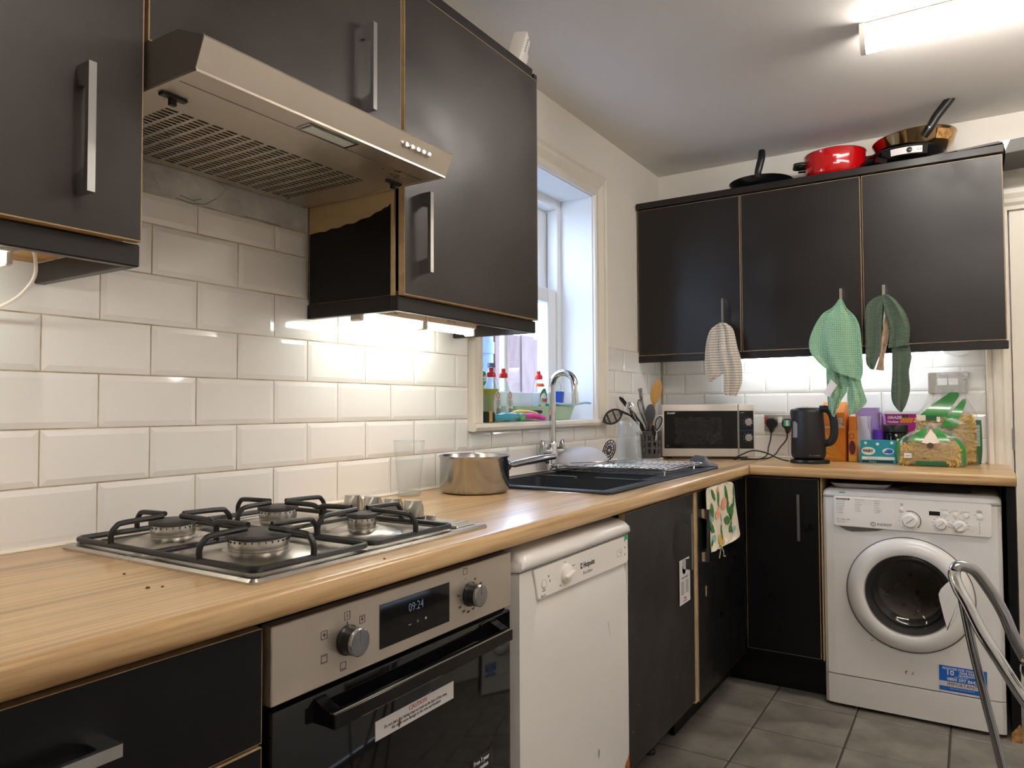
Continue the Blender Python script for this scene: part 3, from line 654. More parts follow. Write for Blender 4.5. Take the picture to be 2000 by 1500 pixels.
def icon(parent, y, z, kind, s=.006):
    mb = MB(); x = .5851
    for a, b, c, d in ((-s, s, -s, -s+.0006), (-s, s, s-.0006, s), (-s, -s+.0006, -s, s), (s-.0006, s, -s, s)): mb.box(x, x+.0004, y+a, y+b, z+c, z+d)
    if kind in 'I': mb.box(x, x+.0004, y-.0004, y+.0004, z-.003, z+.003)
    if kind in 'F+': mb.box(x, x+.0004, y-.003, y+.003, z-.0005, z+.0005).box(x, x+.0004, y-.0005, y+.0005, z-.003, z+.003)
    if kind in 'FG': mb.box(x, x+.0004, y-.004, y+.004, z+.0035, z+.0042)
    if kind == 'B': mb.box(x, x+.0004, y-.004, y+.004, z-.0042, z-.0035)
    part('symbol', mb, 'print_black', parent, 0)
pan_ = ov
icon(ov, .168, .855, 'I'); icon(ov, .200, .842, 'F'); icon(ov, .122, .838, '+'); icon(ov, .122, .804, 'G'); icon(ov, .160, .782, 'B'); icon(ov, .470, .864, 'G')
text('0', .006, (.5853, .168, .844), m='print_black', parent=ov, **LX); text('•', .008, (.5853, .470, .849), m='print_black', parent=ov, **LX)
for s_, dy, dz in (('50°', .018, .024), ('100°', .036, .012), ('150°', .012, -.030), ('180°', -.004, -.032), ('200°', -.018, -.028), ('220°', -.030, -.018), ('Max', -.034, .004)):
    text(s_, .0058, (.5853, .484+dy, .819+dz), m='print_black', parent=ov, **LX)
d = part('door', MB().box(.563, .5835, .031, .629, .175, .757, 0, .004, 2), 'glass_black', ov, label='black glass oven door')
mb = MB(); mb.box(.612, .6255, .104, .572, .716, .739, 0, .002, 1)
for y in (.104, .550): mb.prism([(.5835, .752), (.5835, .718), (.613, .718), (.613, .739)], 'y', y, y+.022)
part('handle', mb, 'black_gloss', d, 30, label='black bar handle across the door')
mb = MB(); mb.box(.6225, .626, .104, .572, .7385, .7396); part('handle_edge', mb, 'alu', d, 0)
st_ = part('warning_sticker', MB().box(.5835, .5842, .231, .435, .6425, .673), 'sticker_white', d, 0, label='white caution sticker')
text('CAUTION', .0105, (.5844, .335, .6665), m='print_red', parent=d, **LX, name='sticker_text')
text('Do not place foil, baking trays or cook on the base of this oven,\nthis could cause damage to the oven and furniture', .0072, (.5844, .333, .6545), m='print_black', parent=d, **LX, name='sticker_text', spacing=.95, sx=.88)
mb = MB(); mb.put([(.5846, .288, .662), (.5846, .283, .650), (.5846, .287, .644), (.5846, .291, .651)], [(0, 1, 2, 3)]); part('scorch_mark', mb, 'burnt', d, 0)
mb = MB(); mb.box(.5835, .5842, .490, .556, .44, .506); part('guarantee_sticker', mb, 'print_black', d, 0, label='dark guarantee sticker'); text('Free 3 year\nguarantee', .0125, (.5844, .523, .490), m='print_white', parent=d, **LX, sx=.9, name='sticker_text')

# ---- dishwasher
dw = thing('dishwasher', 'white slot-in dishwasher between oven and sink unit', 'dishwasher', (.3, .92, 0))
DY0, DY1 = .650, 1.211
part('tub', MB().box(.04, .560, DY0, DY1, .02, .80), 'white_enamel', dw, 0)
mb = MB(); pr = [(.05, .825), (.585, .825), (.5975, .829), (.602, .838), (.600, .850), (.590, .860), (.572, .867), (.545, .870), (.05, .870)]
# lid whose ends turn down softly
rings = []
for y, s in ((DY0, .6), (DY0+.006, .86), (DY0+.020, 1), (DY1-.020, 1), (DY1-.006, .86), (DY1, .6)):
    rings.append([(.05+(p[0]-.05)*(.985+.015*s), y, .825+(p[1]-.825)*s) for p in pr])
mb.loft(rings); part('lid', mb, 'white_enamel', dw, 50)
mb = MB(); pr = [(.562, .10), (.586, .10), (.590, .12), (.590, .66), (.588, .72), (.583, .742), (.578, .760), (.578, .8235), (.562, .8235)]
mb.prism(pr, 'y', DY0+.003, DY1-.002); dd = part('door', mb, 'white_enamel', dw, 30)
mb = MB(); mb.prism([(DY0+.0024, .8235), (.702, .8235), (.724, .748), (.712, .70), (.705, .66), (DY0+.0024, .66)], 'x', .562, .5905); part('door_shoulder', mb, 'white_enamel', dd, 30)
mb = MB(); mb.box(.562, .5905, 1.203, DY1-.0014, .66, .8235); part('door_shoulder', mb, 'white_enamel', dd, 30)
mb = MB(); f = [(.704, .8225), (.722, .757), (1.19, .751), (1.2035, .757), (1.2035, .8225)]
mb.loft([[(x, .95+(p[0]-.95)*s, .79+(p[1]-.79)*s) for p in f] for x, s in ((.575, 1), (.592, 1), (.5945, .993))]); cp = part('control_panel', mb, 'white_plastic', dw, 30)
part('kick_plate', MB().box(.545, .560, DY0+.003, DY1-.003, .01, .098), 'white_enamel', dw, 0)
k = part('programme_dial', MB().lathe([(.023, 0), (.022, .006), (.019, .008), (.001, .008)], (.5945, .848, .7875), 32, axis='x'), 'white_plastic', dw)
mb = MB(); mb.X = Matrix.Translation((.602, .848, .7875)) @ Matrix.Rotation(.25, 4, 'X'); mb.box(0, .010, -.019, .019, -.004, .004, 0, .003, 2); part('dial_grip', mb, 'white_plastic', k)
part('power_button', MB().lathe([(.0085, 0), (.0085, .001), (.007, .0015), (.001, .0015)], (.5945, .747, .784), 24, axis='x'), 'white_plastic', dw)
part('power_ring', MB().lathe([(.0105, 0), (.0105, .0003), (.0098, .0003), (.0098, 0)], (.5946, .747, .784), 24, axis='x', caps=False), 'print_grey', dw, 0)
text('Hotpoint', .0185, (.5948, .967, .790), m='print_black', parent=dw, **LX, bold=.0003, sx=.88); text('First Edition', .0115, (.5948, .960, .7715), m='print_grey', parent=dw, **LX, sx=.9)
mb = MB(); mb.box(.5946, .5950, .922, .9305, .784, .797); part('logo_mark', mb, 'print_black', dw, 0); mb = MB(); mb.box(.5950, .5953, .9245, .928, .788, .794); part('logo_mark', mb, 'print_white', dw, 0)
mb = MB(); mb.box(.5946, .595, .766, .7685, .795, .800).box(.5946, .595, .772, .7745, .784, .789); part('indicator', mb, 'print_black', dw, 0)
for s_, y, z, sz in (('ON/OFF', .747, .770, .004), ('HBE 110', .744, .7595, .0055), ('Intensive', .886, .800, .004), ('Normal', .885, .784, .004), ('Rapid', .868, .770, .004), ('Eco', .845, .8145, .004), ('Rinse', .822, .766, .004)):
    text(s_, sz, (.5948, y, z), m='print_grey', parent=dw, **LX)
mb = MB()
for a, b, c, e in ((1.132, 1.160, .775, .7755), (1.132, 1.160, .792, .7925), (1.132, 1.1325, .775, .7925), (1.1595, 1.160, .775, .7925)): mb.box(.5946, .595, a, b, c, e)
part('symbol', mb, 'print_grey', dw, 0); mb = MB().box(.5946, .595, 1.15, 1.1525, .782, .787)
for z in (.808, .790, .772): mb.box(.5946, .595, 1.180, 1.183, z, z+.005)
part('indicator', mb, 'print_black', dw, 0)
part('green_tape', MB().box(.5946, .5951, 1.178, 1.203, .812, .824), 'sticker_green', dw, 0, label='scrap of green tape')
mb = MB(); mb.put([(.5912, 1.163, .20), (.5912, 1.2085, .20), (.5912, 1.2085, .243), (.5912, 1.200, .228), (.5912, 1.190, .224), (.5912, 1.18, .213)], [(0, 1, 2, 3, 4, 5)]); part('rust_patch', mb, 'rust', dd, 0, label='orange rust in the bottom corner')
mb = MB(); mb.put([(.5912, 1.08, .62), (.5912, 1.082, .62), (.5912, 1.090, .585), (.5912, 1.089, .585)], [(0, 1, 2, 3)]).put([(.5912, 1.02, .322), (.5912, 1.024, .322), (.5912, 1.022, .30), (.5912, 1.02, .303)], [(0, 1, 2, 3)]); part('scratch', mb, 'brown', dd, 0)

# ---- sink unit with two doors
t = thing('sink_cabinet', 'black sink base unit with two doors right of the dishwasher', 'cabinet', (.3, 1.8, .15))
part('body', MB().box(.02, .560, 1.216, 1.222, .15, .884).box(.02, .560, 2.437, 2.443, .15, .884).box(.02, .030, 1.222, 2.437, .15, .884).box(.03, .560, 1.222, 2.437, .15, .168).box(.54, .560, 1.222, 2.437, .874, .886), 'black_side', t, 0)
d1 = part('door', door_mb('x', .580, .018, 1.216, 1.790, .178, .876, .0012), ['black', 'edge'], t, 0)
bar_handle(d1, 'x', .580, 1.676, .642, .822, .034)
part('edge_post', MB().box(.545, .5785, 1.800, 1.828, .165, .876), 'edge', t, 0, label='raw wood strip between the doors')
d2 = part('door', door_mb('x', .580, .018, 1.835, 2.436, .160, .876, .0012), ['black_side', 'edge'], t, 0)
bar_handle(d2, 'x', .580, 1.862, .634, .814, .034)
mb = MB()
for (y, z, s, h) in ((1.30, .33, .002, .004), (1.70, .40, .003, .003), (1.74, .62, .0015, .004), (1.745, .633, .0015, .003), (1.26, .27, .002, .006), (1.62, .31, .002, .004), (1.28, .52, .002, .003)): mb.box(.5798, .5806, y, y+s, z, z+h)
mb.box(.5798, .5806, 1.915, 1.925, .50, .535)
part('chip', mb, 'edge', t, 0)
solo('plinth', MB().box(.455, .470, 1.885, 2.558, .0, .149), 'black_side', 'black plinth board below the sink unit', 'plinth', (.46, 2.2, 0), smooth=0)
for y in (1.40, 1.72):
    lg = MB().lathe([(.022, 0), (.022, .008), (.014, .015), (.014, .13), (.02, .15)], (.44, y, 0), 20); part('leg', lg, 'black_plastic', t)
tg = thing('paper_tag', 'printed white door-hanger tag hooked on the sink unit handle', 'tag', (.585, 1.70, .52))
part('card', MB().box(.582, .5832, 1.640, 1.742, .528, .672, 0, .0005, 1), 'sticker_white', tg, 0); part('hook_hole', MB().lathe([(.017, 0), (.001, 0)], (.5834, 1.683, .640), 20, axis='x'), 'print_black', tg, 0)
text('FUEL ALLOWANCE', .009, (.5836, 1.690, .612), m='print_grey', parent=tg, **LX, sx=.8); mb = MB()
for r in range(9):
    for c in range(2): mb.box(.5832, .5835, 1.655+c*.042, 1.682+c*.042, .560+r*.0048, .5628+r*.0048)
part('table_print', mb, 'print_grey', tg, 0); text('Thanks', .008, (.5836, 1.690, .546), m='print_red', parent=tg, **LX); text('please take care', .0055, (.5836, 1.690, .537), m='print_grey', parent=tg, **LX)

# ---- corner unit on the back run
t = thing('corner_cabinet', 'black corner base unit left of the washing machine', 'cabinet', (.73, 2.75, .15))
part('body', MB().box(.575, .872, 2.482, 3.01, .15, .884), 'black_side', t, 0); part('end_strip', MB().box(.8735, .8775, 2.461, 3.01, .168, .884), 'edge', t, 0, label='raw wood edge beside the washing machine')
d = part('door', door_mb('y', 2.460, .018, .582, .866, .172, .878, .0015), ['black_side', 'edge'], t, 0); bar_handle(d, 'y', 2.460, .795, .634, .818)
solo('plinth', MB().box(.48, .874, 2.560, 2.575, .0, .170), 'black_side', 'black plinth board below the corner unit', 'plinth', (.7, 2.565, 0), smooth=0)
solo('end_panel', MB().box(1.483, 1.510, 2.460, 3.0, .0, .886), 'black_side', 'black end panel right of the washing machine', 'panel', (1.5, 2.7, 0), smooth=0)
mb = MB(); mb.loft([[(1.481, 2.4585, 0), (1.512, 2.4585, 0), (1.512, 2.474, 0), (1.481, 2.474, 0)], [(1.481, 2.4585, .03), (1.512, 2.4585, .045), (1.512, 2.474, .04), (1.481, 2.474, .03)], [(1.495, 2.4585, .05), (1.505, 2.4585, .065), (1.505, 2.466, .062), (1.495, 2.466, .05)]])
solo('swollen_chipboard', mb, 'burn_mark', 'swollen bare chipboard at the foot of the black end panel', 'damage', (1.497, 2.465, 0))

# ---- washing machine
wm = thing('washing_machine', 'white front-loading washing machine under the back worktop', 'washing machine', (1.17, 2.75, 0))
X0, X1, Y0 = .880, 1.468, 2.462
part('cabinet_shell', MB().box(X0, X0+.004, Y0+.014, 3.0, .012, .812).box(X1-.004, X1, Y0+.014, 3.0, .012, .812).box(X0, X1, 2.99, 3.0, .012, .812).box(X0, X1, Y0+.014, 3.0, .012, .016), 'white_enamel', wm, 0)
mb = MB(); rr = []
def wm_prof(x, bulge):
    return [(x, Y0+.014+.0, .128), (x, Y0-bulge, .130), (x, Y0-bulge, .812), (x, Y0+.014, .812)]
mb.loft([wm_prof(X0, -.012), wm_prof(X0+.012, -.002), wm_prof(X0+.040, .000)]).loft([wm_prof(X1-.040, .000), wm_prof(X1-.012, -.002), wm_prof(X1, -.012)])
hx0, hx1, hz0, hz1, hcx, hcz = X0+.04, X1-.04, .130, .812, 1.174, .465; vv = []; NN = 64
for k in range(NN):
    a = 2*PI*k/NN+PI/4; c_, s_ = math.cos(a), math.sin(a)
    tt = min((hx1-hcx)/c_ if c_ > 1e-6 else 9, (hx0-hcx)/c_ if c_ < -1e-6 else 9, (hz1-hcz)/s_ if s_ > 1e-6 else 9, (hz0-hcz)/s_ if s_ < -1e-6 else 9)
    vv += [(hcx+.15*c_, Y0, hcz+.15*s_), (hcx+tt*c_, Y0, hcz+tt*s_)]
mb.put(vv, [(2*k, 2*k+1, (2*k+3) % (2*NN), (2*k+2) % (2*NN)) for k in range(NN)])
for cxx, czz in ((hx0, hz0), (hx1, hz0), (hx0, hz1), (hx1, hz1)):
    cand = sorted(range(NN), key=lambda k: (vv[2*k+1][0]-cxx)**2+(vv[2*k+1][2]-czz)**2)
    ca = [k for k in cand if abs(vv[2*k+1][0]-cxx) < 1e-6][:1]+[k for k in cand if abs(vv[2*k+1][2]-czz) < 1e-6][:1]
    if len(ca) == 2 and ca[0] != ca[1]: mb.put([vv[2*ca[0]+1], vv[2*ca[1]+1], (cxx, Y0, czz)], [(0, 1, 2)])
front = part('front_panel', mb, 'white_enamel', wm, 25)
mb = MB(); mb.loft([[(x, Y0+.014, .016), (x, Y0-b+.004, .016), (x, Y0-b, .126), (x, Y0+.014, .126)] for x, b in ((X0, -.010), (X0+.012, .001), (X0+.04, .004), (X1-.04, .004), (X1-.012, .001), (X1, -.010))]); part('kick_panel', mb, 'white_enamel', wm, 25)
mb = MB(); tp = [(3.0, .814), (Y0+.004, .814), (Y0-.002, .822), (Y0+.002, .836), (Y0+.016, .844), (3.0, .846)]
mb.loft([[(x, p[0] if p[0] > 2.9 else p[0]+i, .814+(p[1]-.814)*s) for p in tp] for x, i, s in ((X0, .012, .7), (X0+.01, .004, .95), (X0+.03, 0, 1), (X1-.03, 0, 1), (X1-.01, .004, .95), (X1, .012, .7))]); part('top_panel', mb, 'white_enamel', wm, 40)
mb = MB(); R = rrect(.921, 1.439, .702, .8185, .008, 0); mb.loft([[(p.x, y, p.y) for p in R] for y in (Y0+.004, Y0-.006)]+[[(1.18+(p.x-1.18)*.995, Y0-.008, .76+(p.y-.76)*.985) for p in R]]); part('control_panel', mb, 'white_plastic', wm, 30)
YP = Y0-.0082
mb = MB(); o_ = [(.926, .8155), (1.137, .8155), (1.137, .722), (1.118, .7045), (.930, .706), (.926, .712)]
mb.prism([(p[0], p[1]) for p in [(a, b) for a, b in o_]], 'y', YP-.003, YP+.001) if 0 else mb.loft([[(p[0], y, p[1]) for p in o_] for y in (YP+.001, YP-.003)]); dr_ = part('detergent_drawer', mb, 'white_plastic', wm, 30)
mb = MB(); mb.loft([[(x, y, z) for x, z in ((.935, .703), (1.10, .703), (1.075, .694), (1.03, .688), (.985, .684), (.965, .688))] for y in (Y0-.0006, Y0-.003)]); part('grip_recess', mb, 'seam', wm, 0)
text('INDESIT', .0135, (1.099, YP-.0034, .719), m='print_black', parent=dr_, **BX, sx=1.05)
part('logo_ring', MB().lathe([(.0085, 0), (.0085, .0006), (.0068, .0006), (.0068, 0)], (1.060, YP-.003, .719), 24, axis='y', caps=False).box(1.0592, 1.0608, YP-.0036, YP-.003, .7145, .7205).box(1.0592, 1.0608, YP-.0036, YP-.003, .722, .7235), 'print_black', dr_, 0)
text('EVERYDAY FAST', .0055, (.955, YP-.0034, .8085), m='print_white', parent=dr_, **BX); part('print_bar', MB().box(.932, .980, YP-.0032, YP-.003, .8055, .8115), 'print_black', dr_, 0)
cols = [['1  Cotton 60°', '2  Cotton 40°', '3  Colour 40°', '4  Synthetic', '5  Mix 30°', '6  Rapid 20°'], ['7  Special', '8  Delicates', '9  Wool', '10  Jeans', '11  Sport', ''], ['12  Rinse', '13  Spin', '14  Sports', '15  Trainers', '16  Drain', '']]
for c, xs_ in enumerate((.932, .998, 1.064)):
    for r, s_ in enumerate(cols[c]):
        if s_: text(s_, .0052, (xs_, YP-.0034, .7985-r*.0085), m='print_grey', parent=dr_, align='LEFT', **BX)
text('Specials/Partial', .0058, (.998, YP-.0034, .8085), m='print_grey', parent=dr_, align='LEFT', **BX); text('Additional', .0058, (1.064, YP-.0034, .8085), m='print_grey', parent=dr_, align='LEFT', **BX)
text('A+  1-7kg  1400', .0068, (.934, YP-.0034, .730), m='print_black', parent=dr_, align='LEFT', **BX); text('XWD 71452 W', .005, (.934, YP-.0034, .720), m='print_grey', parent=dr_, align='LEFT', **BX)
def wknob(x, z, r, name='programme_dial'):
    k = part(name, MB().lathe([(r*1.12, 0), (r*1.1, .003), (r, .004), (r*.96, .016), (r*.88, .019), (.001, .019)], (x, YP, z), 32, axis='y'), 'white_plastic', wm, 40)
    mb = MB(); mb.X = Matrix.Translation((x, YP-.0195, z)) @ Matrix.Rotation(-.7, 4, 'Y'); mb.box(-r*.7, r*.7, -.0003, .0005, -.0008, .0008); part('dial_mark', mb, 'print_grey', k, 0)
wknob(1.184, .742, .024); wknob(1.284, .738, .0175); wknob(1.342, .734, .0175)
mb = MB()
for k in range(11):
    a = math.radians(100-k*14); mb.X = Matrix.Translation((1.184, YP-.0004, .742)) @ Matrix.Rotation(-a, 4, 'Y'); mb.box(.0335, .0365, -.0002, .0002, -.0033, .0033)
part('dial_scale', mb, 'print_black', wm, 0)
for k, (n_, a) in enumerate((('12', 110), ('13', 128), ('14', 146), ('15', 164), ('16', 182), ('2', 300), ('3', 282), ('4', 264), ('5', 246), ('6', 228))):
    a = math.radians(a); text(n_, .0065, (1.184+.036*math.cos(a), YP-.0006, .742+.036*math.sin(a)), m='print_grey', parent=wm, **BX)
for cx, cz in ((1.284, .738), (1.342, .734)):
    mb = MB()
    for k in range(9):
        a = math.radians(-20+k*27.5); mb.box(cx+.026*math.cos(a)-.003, cx+.026*math.cos(a)+.003, YP-.0004, YP, cz+.026*math.sin(a)-.0008, cz+.026*math.sin(a)+.0008)
    part('dial_scale', mb, 'print_grey', wm, 0)
part('display', MB().box(1.246, 1.281, YP-.001, YP+.001, .767, .782, 0, .0004, 1), 'glass_black', wm)
for x, z, s_ in ((1.297, .776, 'Delay Timer'), (1.330, .7745, 'Extra Rinse'), (1.363, .773, 'Energy Saver')):
    part('button', MB().lathe([(.0088, 0), (.0086, .002), (.0070, .003), (.001, .003)], (x, YP, z), 20, axis='y'), 'white_plastic', wm); text(s_, .0048, (x-.003, YP-.0006, z+.0135), m='print_grey', parent=wm, **BX)
for x, z, s_ in ((1.158, .781, 'ON\nOFF'), (1.402, .772, 'START\nPAUSE')):
    part('button', MB().lathe([(.0095, 0), (.0093, .002), (.0078, .003), (.001, .003)], (x, YP, z), 20, axis='y'), 'white_plastic', wm); text(s_, .0055, (x, YP-.0006, z+.0185), m='print_black', parent=wm, **BX, spacing=.9)
mb = MB()
for k in range(6): mb.box(1.4005, 1.403, YP-.0006, YP, .749-k*.0075, .7512-k*.0075)
for x, z in ((1.313, .781), (1.346, .779), (1.389, .777)): mb.box(x-.0012, x+.0012, YP-.0006, YP, z, z+.0024)
part('indicator', mb, 'print_black', wm, 0)
mb = MB(); mb.box(.941, .962, Y0-.0022, Y0+.006, .8305, .8345); part('green_tape', mb, 'sticker_green', wm, 0, label='scrap of green tape')
# round door
cx, cz = 1.174, .465; RD = .205
dt = part('door', MB().lathe([(RD+.005, .0), (RD+.003, .006), (RD, .014), (RD-.012, .024), (RD-.030, .030), (.158, .030), (.150, .026), (.146, .012), (.146, .0)], (cx, Y0, cz), 72, axis='y', caps=False), 'white_enamel', wm, 40)
part('door_gap', MB().lathe([(RD+.008, .0), (RD+.008, .0012), (RD+.002, .0012), (RD+.002, 0)], (cx, Y0, cz), 72, axis='y', caps=False), 'seam', dt, 0)
part('door_glass', MB().lathe([(.1465, .016), (.140, .022), (.125, .020), (.10, .006), (.07, -.012), (.001, -.020)], (cx, Y0, cz), 56, axis='y', caps=False), 'door_glass', dt, 60)
part('gasket', MB().lathe([(.147, .010), (.140, -.01), (.125, -.03), (.118, -.012+.0), (.112, -.05), (.11, -.09)], (cx, Y0, cz), 56, axis='y', caps=False), 'gasket_grey', dt, 60)
part('drum', MB().lathe([(.115, -.05), (.20, -.07), (.215, -.12), (.215, -.34), (.18, -.36), (.06, -.37), (.001, -.345)], (cx, Y0, cz), 48, axis='y', caps=False), 'steel', wm, 60)
mb = MB()
# the drum needs a hole in the cabinet behind the door: cut below
a0, a1 = math.radians(-20-12), math.radians(-20+62)
hp = [(.1455*math.cos(a0), .1455*math.sin(a0)), (.106, -.075), (.098, -.01), (.090, .030), (.099, .048), (.120, .072), (.1455*math.cos(a1)+.004, .1455*math.sin(a1)-.03)]
arc = [(.163*math.cos(a1+(a0-a1)*k/10-.0), .163*math.sin(a1+(a0-a1)*k/10)) for k in range(11)]
hp = [(.123, -.105), (.112, -.06), (.100, .0), (.097, .022), (.104, .040), (.122, .062), (.140, .080)]+[(.158*math.cos(math.radians(28-68*k/10)), .158*math.sin(math.radians(28-68*k/10))) for k in range(11)]
mb.loft([[(cx+x*s+(1-s)*.125, Y0-y, cz+z*s) for x, z in hp] for y, s in ((.018, 1), (.030, 1), (.0325, .97))]); part('door_handle', mb, 'white_enamel', dt, 40)
# sticker
st_ = part('guarantee_sticker', MB().box(1.266, 1.413, Y0-.0009, Y0-.0002, .137, .226), 'sticker_blue', wm, 0, label='blue guarantee sticker')
YS = Y0-.0012
text('REGISTER FOR YOUR FREE', .0108, (1.340, YS, .2170), m='print_white', parent=wm, **BX, bold=.0002, name='sticker_text'); text('10', .026, (1.300, YS, .2020), m='print_white', parent=wm, **BX, bold=.0004, name='sticker_text')
text('YEAR PARTS\nGUARANTEE', .0108, (1.358, YS, .2025), m='print_white', parent=wm, **BX, bold=.0002, spacing=.85, name='sticker_text'); text('CALL FREE NOW', .0058, (1.335, YS, .1905), m='print_white', parent=wm, **BX, name='sticker_text')
text('0800 597 8642', .0155, (1.338, YS, .1800), m='print_white', parent=wm, **BX, bold=.0003, name='sticker_text'); part('sticker_band', MB().box(1.266, 1.413, Y0-.0011, Y0-.0009, .153, .171), 'sticker_white', wm, 0)
text('IMPORTANT', .0165, (1.337, YS-.0002, .162), m='print_black', parent=wm, **BX, name='sticker_text'); text('Please read instructions before use', .0052, (1.337, YS, .1475), m='print_white', parent=wm, **BX, name='sticker_text')
mb = MB(); mb.box(1.157, 1.160, Y0-.0006, Y0, .171, .180).box(1.157, 1.165, Y0-.0006, Y0, .180, .183).box(1.178, 1.184, Y0-.0006, Y0, .174, .177).box(1.180, 1.186, Y0-.0006, Y0, .180, .182); part('rust_mark', mb, 'burnt', wm, 0)
mb = MB()
for x, z in ((1.045, .285), (1.11, .268)): mb.box(x, x+.010, Y0-.0306, Y0-.030, z, z+.0015)
part('scuff', mb, 'print_black', wm, 0)

# ================================================================== cabinets on the back wall
YD = 2.700
for i, (x0, x1, hx, lab) in enumerate(((.008, .508, .433, 'black wall cabinet in the corner, with the striped towel'), (.510, 1.010, .931, 'black wall cabinet in the middle, with the light green towel'), (1.012, 1.508, 1.092, 'black wall cabinet nearest the door, with the dark green towel'))):
    t = thing('wall_cabinet', lab, 'cabinet', ((x0+x1)/2, 2.86, 1.40))
    part('body', MB().box(x0, x1, 2.732, YB-.003, 1.425, 2.140), 'black_side', t, 0); part('bottom_panel', MB().box(x0, x1, 2.75, YB-.003, 1.413, 1.4245), 'white_plastic', t, 0, label='white underside')
    d = part('door', door_mb('y', 2.712, .018, x0+.002, x1-.002, 1.421, 2.137, .0018), ['black', 'edge'], t, 0); bar_handle(d, 'y', 2.712, hx, 1.480, 1.665)
solo('light_pelmet', MB().box(.006, 1.512, 2.712, 2.730, 1.386, 1.4175, 0, .002, 1), 'black', 'long black pelmet under the three back wall cabinets', 'trim', (.76, 2.72, 1.39))
solo('cornice', MB().box(.006, 1.512, 2.700, YB-.002, 2.1415, 2.172, 0, .002, 1), 'black', 'long black cornice on top of the three back wall cabinets', 'trim', (.76, 2.72, 2.15))
t = thing('cabinet_light', 'lit white strip light under the back wall cabinets', 'lamp', (.85, 2.85, 1.40))
part('housing', MB().box(.40, 1.30, 2.90, 2.93, 1.398, 1.4125, 0, .002, 1), 'white_plastic', t); part('tube', MB().tube([(.41, 2.915, 1.392), (1.29, 2.915, 1.392)], .0095, 10), 'lamp_led', t)
solo('lamp_cable', MB().tube(cat_pts([(1.26, 2.99, 1.412), (1.29, 3.0, 1.398), (1.32, 3.005, 1.386), (1.35, 3.005, 1.383), (1.38, 3.0, 1.395), (1.385, 2.99, 1.412)], 6), .0018, 6), 'white_plastic', 'thin cable drooping below the back cabinets by the door', 'cable', (1.32, 3.0, 1.39))

# ---- things on top of them
ZT = 2.1725
def rot_about(p, ax, a): return Matrix.Translation(p) @ Matrix.Rotation(a, 4, ax) @ Matrix.Translation(-Vector(p))
t = thing('frying_pan', 'small black frying pan, upright handle, on the back cabinets', 'pan', (.575, 2.85, ZT))
X = rot_about((.575, 2.85, ZT), 'X', 0); px, py = .575, 2.835
mb = MB(); mb.lathe([(.001, .001), (.105, .001), (.125, .012), (.140, .040), (.143, .042), (.1415, .043), (.138, .041), (.122, .014), (.102, .005), (.001, .005)], (px, py, ZT), 48, caps=False); part('pan_body', mb, 'pan_black', t, 50)
# handle folded up, leaning back a little towards the room
hp = cat_pts([(px+.020, py-.137, ZT+.032), (px+.021, py-.141, ZT+.050), (px+.028, py-.139, ZT+.080), (px+.036, py-.135, ZT+.115), (px+.037, py-.131, ZT+.142), (px+.037, py-.130, ZT+.153)], 5)
mb = MB(); n = len(hp); mb.tube(hp, [.0125+.004*math.sin(PI*k/(n-1))-(.005 if k == n-1 else 0) for k in range(n)], 12, flat=.9); part('handle', mb, 'black_plastic', t); part('handle_eye', MB().lathe([(.005, 0), (.001, 0.0)], (px+.037, py-.1435, ZT+.137), 14, axis='y'), 'white_plastic', t, 0); part('rivet', MB().lathe([(.0035, 0), (.001, .001)], (px+.020, py-.150, ZT+.040), 10, axis='y'), 'chrome', t)
t = thing('red_casserole', 'bright red enamel casserole pot on the back cabinets', 'pot', (.895, 2.85, ZT)); px, py = .893, 2.855
mb = MB(); mb.lathe([(.001, 0), (.100, 0), (.116, .006), (.124, .022), (.127, .060), (.1265, .112), (.128, .114), (.127, .1155), (.1235, .114), (.121, .06), (.112, .008), (.001, .006)], (px, py, ZT+.001), 64, caps=False); part('pot_body', mb, 'red_enamel', t, 50)
part('rim', MB().tube([(px+.1275*math.cos(2*PI*k/48), py+.1275*math.sin(2*PI*k/48), ZT+.1165) for k in range(49)], .0016, 6), 'chrome_worn', t)
for s_ in (-1, 1):
    a = math.radians(195 if s_ < 0 else 15); dx, dy = math.cos(a), math.sin(a); b = Vector((px+dx*.122, py+dy*.122, ZT+.082)); tn = Vector((-dy, dx, 0)); o_ = Vector((dx, dy, 0))
    mb = MB(); mb.tube([b-tn*.03, b-tn*.033+o_*.022, b-tn*.026+o_*.046, b+tn*.026+o_*.046, b+tn*.033+o_*.022, b+tn*.03], .0085, 8, flat=1.15); part('handle', mb, 'black_plastic', t); part('bracket', MB().tube([b-tn*.02-Vector((0, 0, .02)), b-tn*.02-Vector((0, 0, .02))+o_*.03], .005, 8), 'black_plastic', t)
# electric pan with the steel wok standing in it
t = thing('electric_pan', 'black electric pan with a white control plate on the back cabinets', 'pan', (1.19, 2.86, ZT)); px, py = 1.175, 2.868
mb = MB(); mb.lathe([(.001, 0), (.090, 0), (.105, .012), (.118, .018), (.150, .060), (.152, .066), (.148, .067), (.115, .024), (.001, .02)], (px, py, ZT+.001), 56, caps=False); part('pan_body', mb, 'pan_black', t, 50)
mb = MB(); rings = []
for k in range(9):
    a = math.radians(238+k*8); rings.append([(px+r*math.cos(a), py+r*math.sin(a), ZT+z) for r, z in ((.139, .020), (.154, .024), (.160, .056), (.150, .064))])
mb.loft(rings); part('control_box', mb, 'black_gloss', t, 50)
mb = MB(); rings = []
for k in range(7):
    a = math.radians(252+k*7); rings.append([(px+r*math.cos(a), py+r*math.sin(a), ZT+z) for r, z in ((.1565, .028), (.1575, .028), (.1620, .054), (.160, .054))])
mb.loft(rings); part('control_plate', mb, 'sticker_white', t, 50, label='white control plate')
a = math.radians(277); kx, ky = px+.161*math.cos(a), py+.161*math.sin(a)
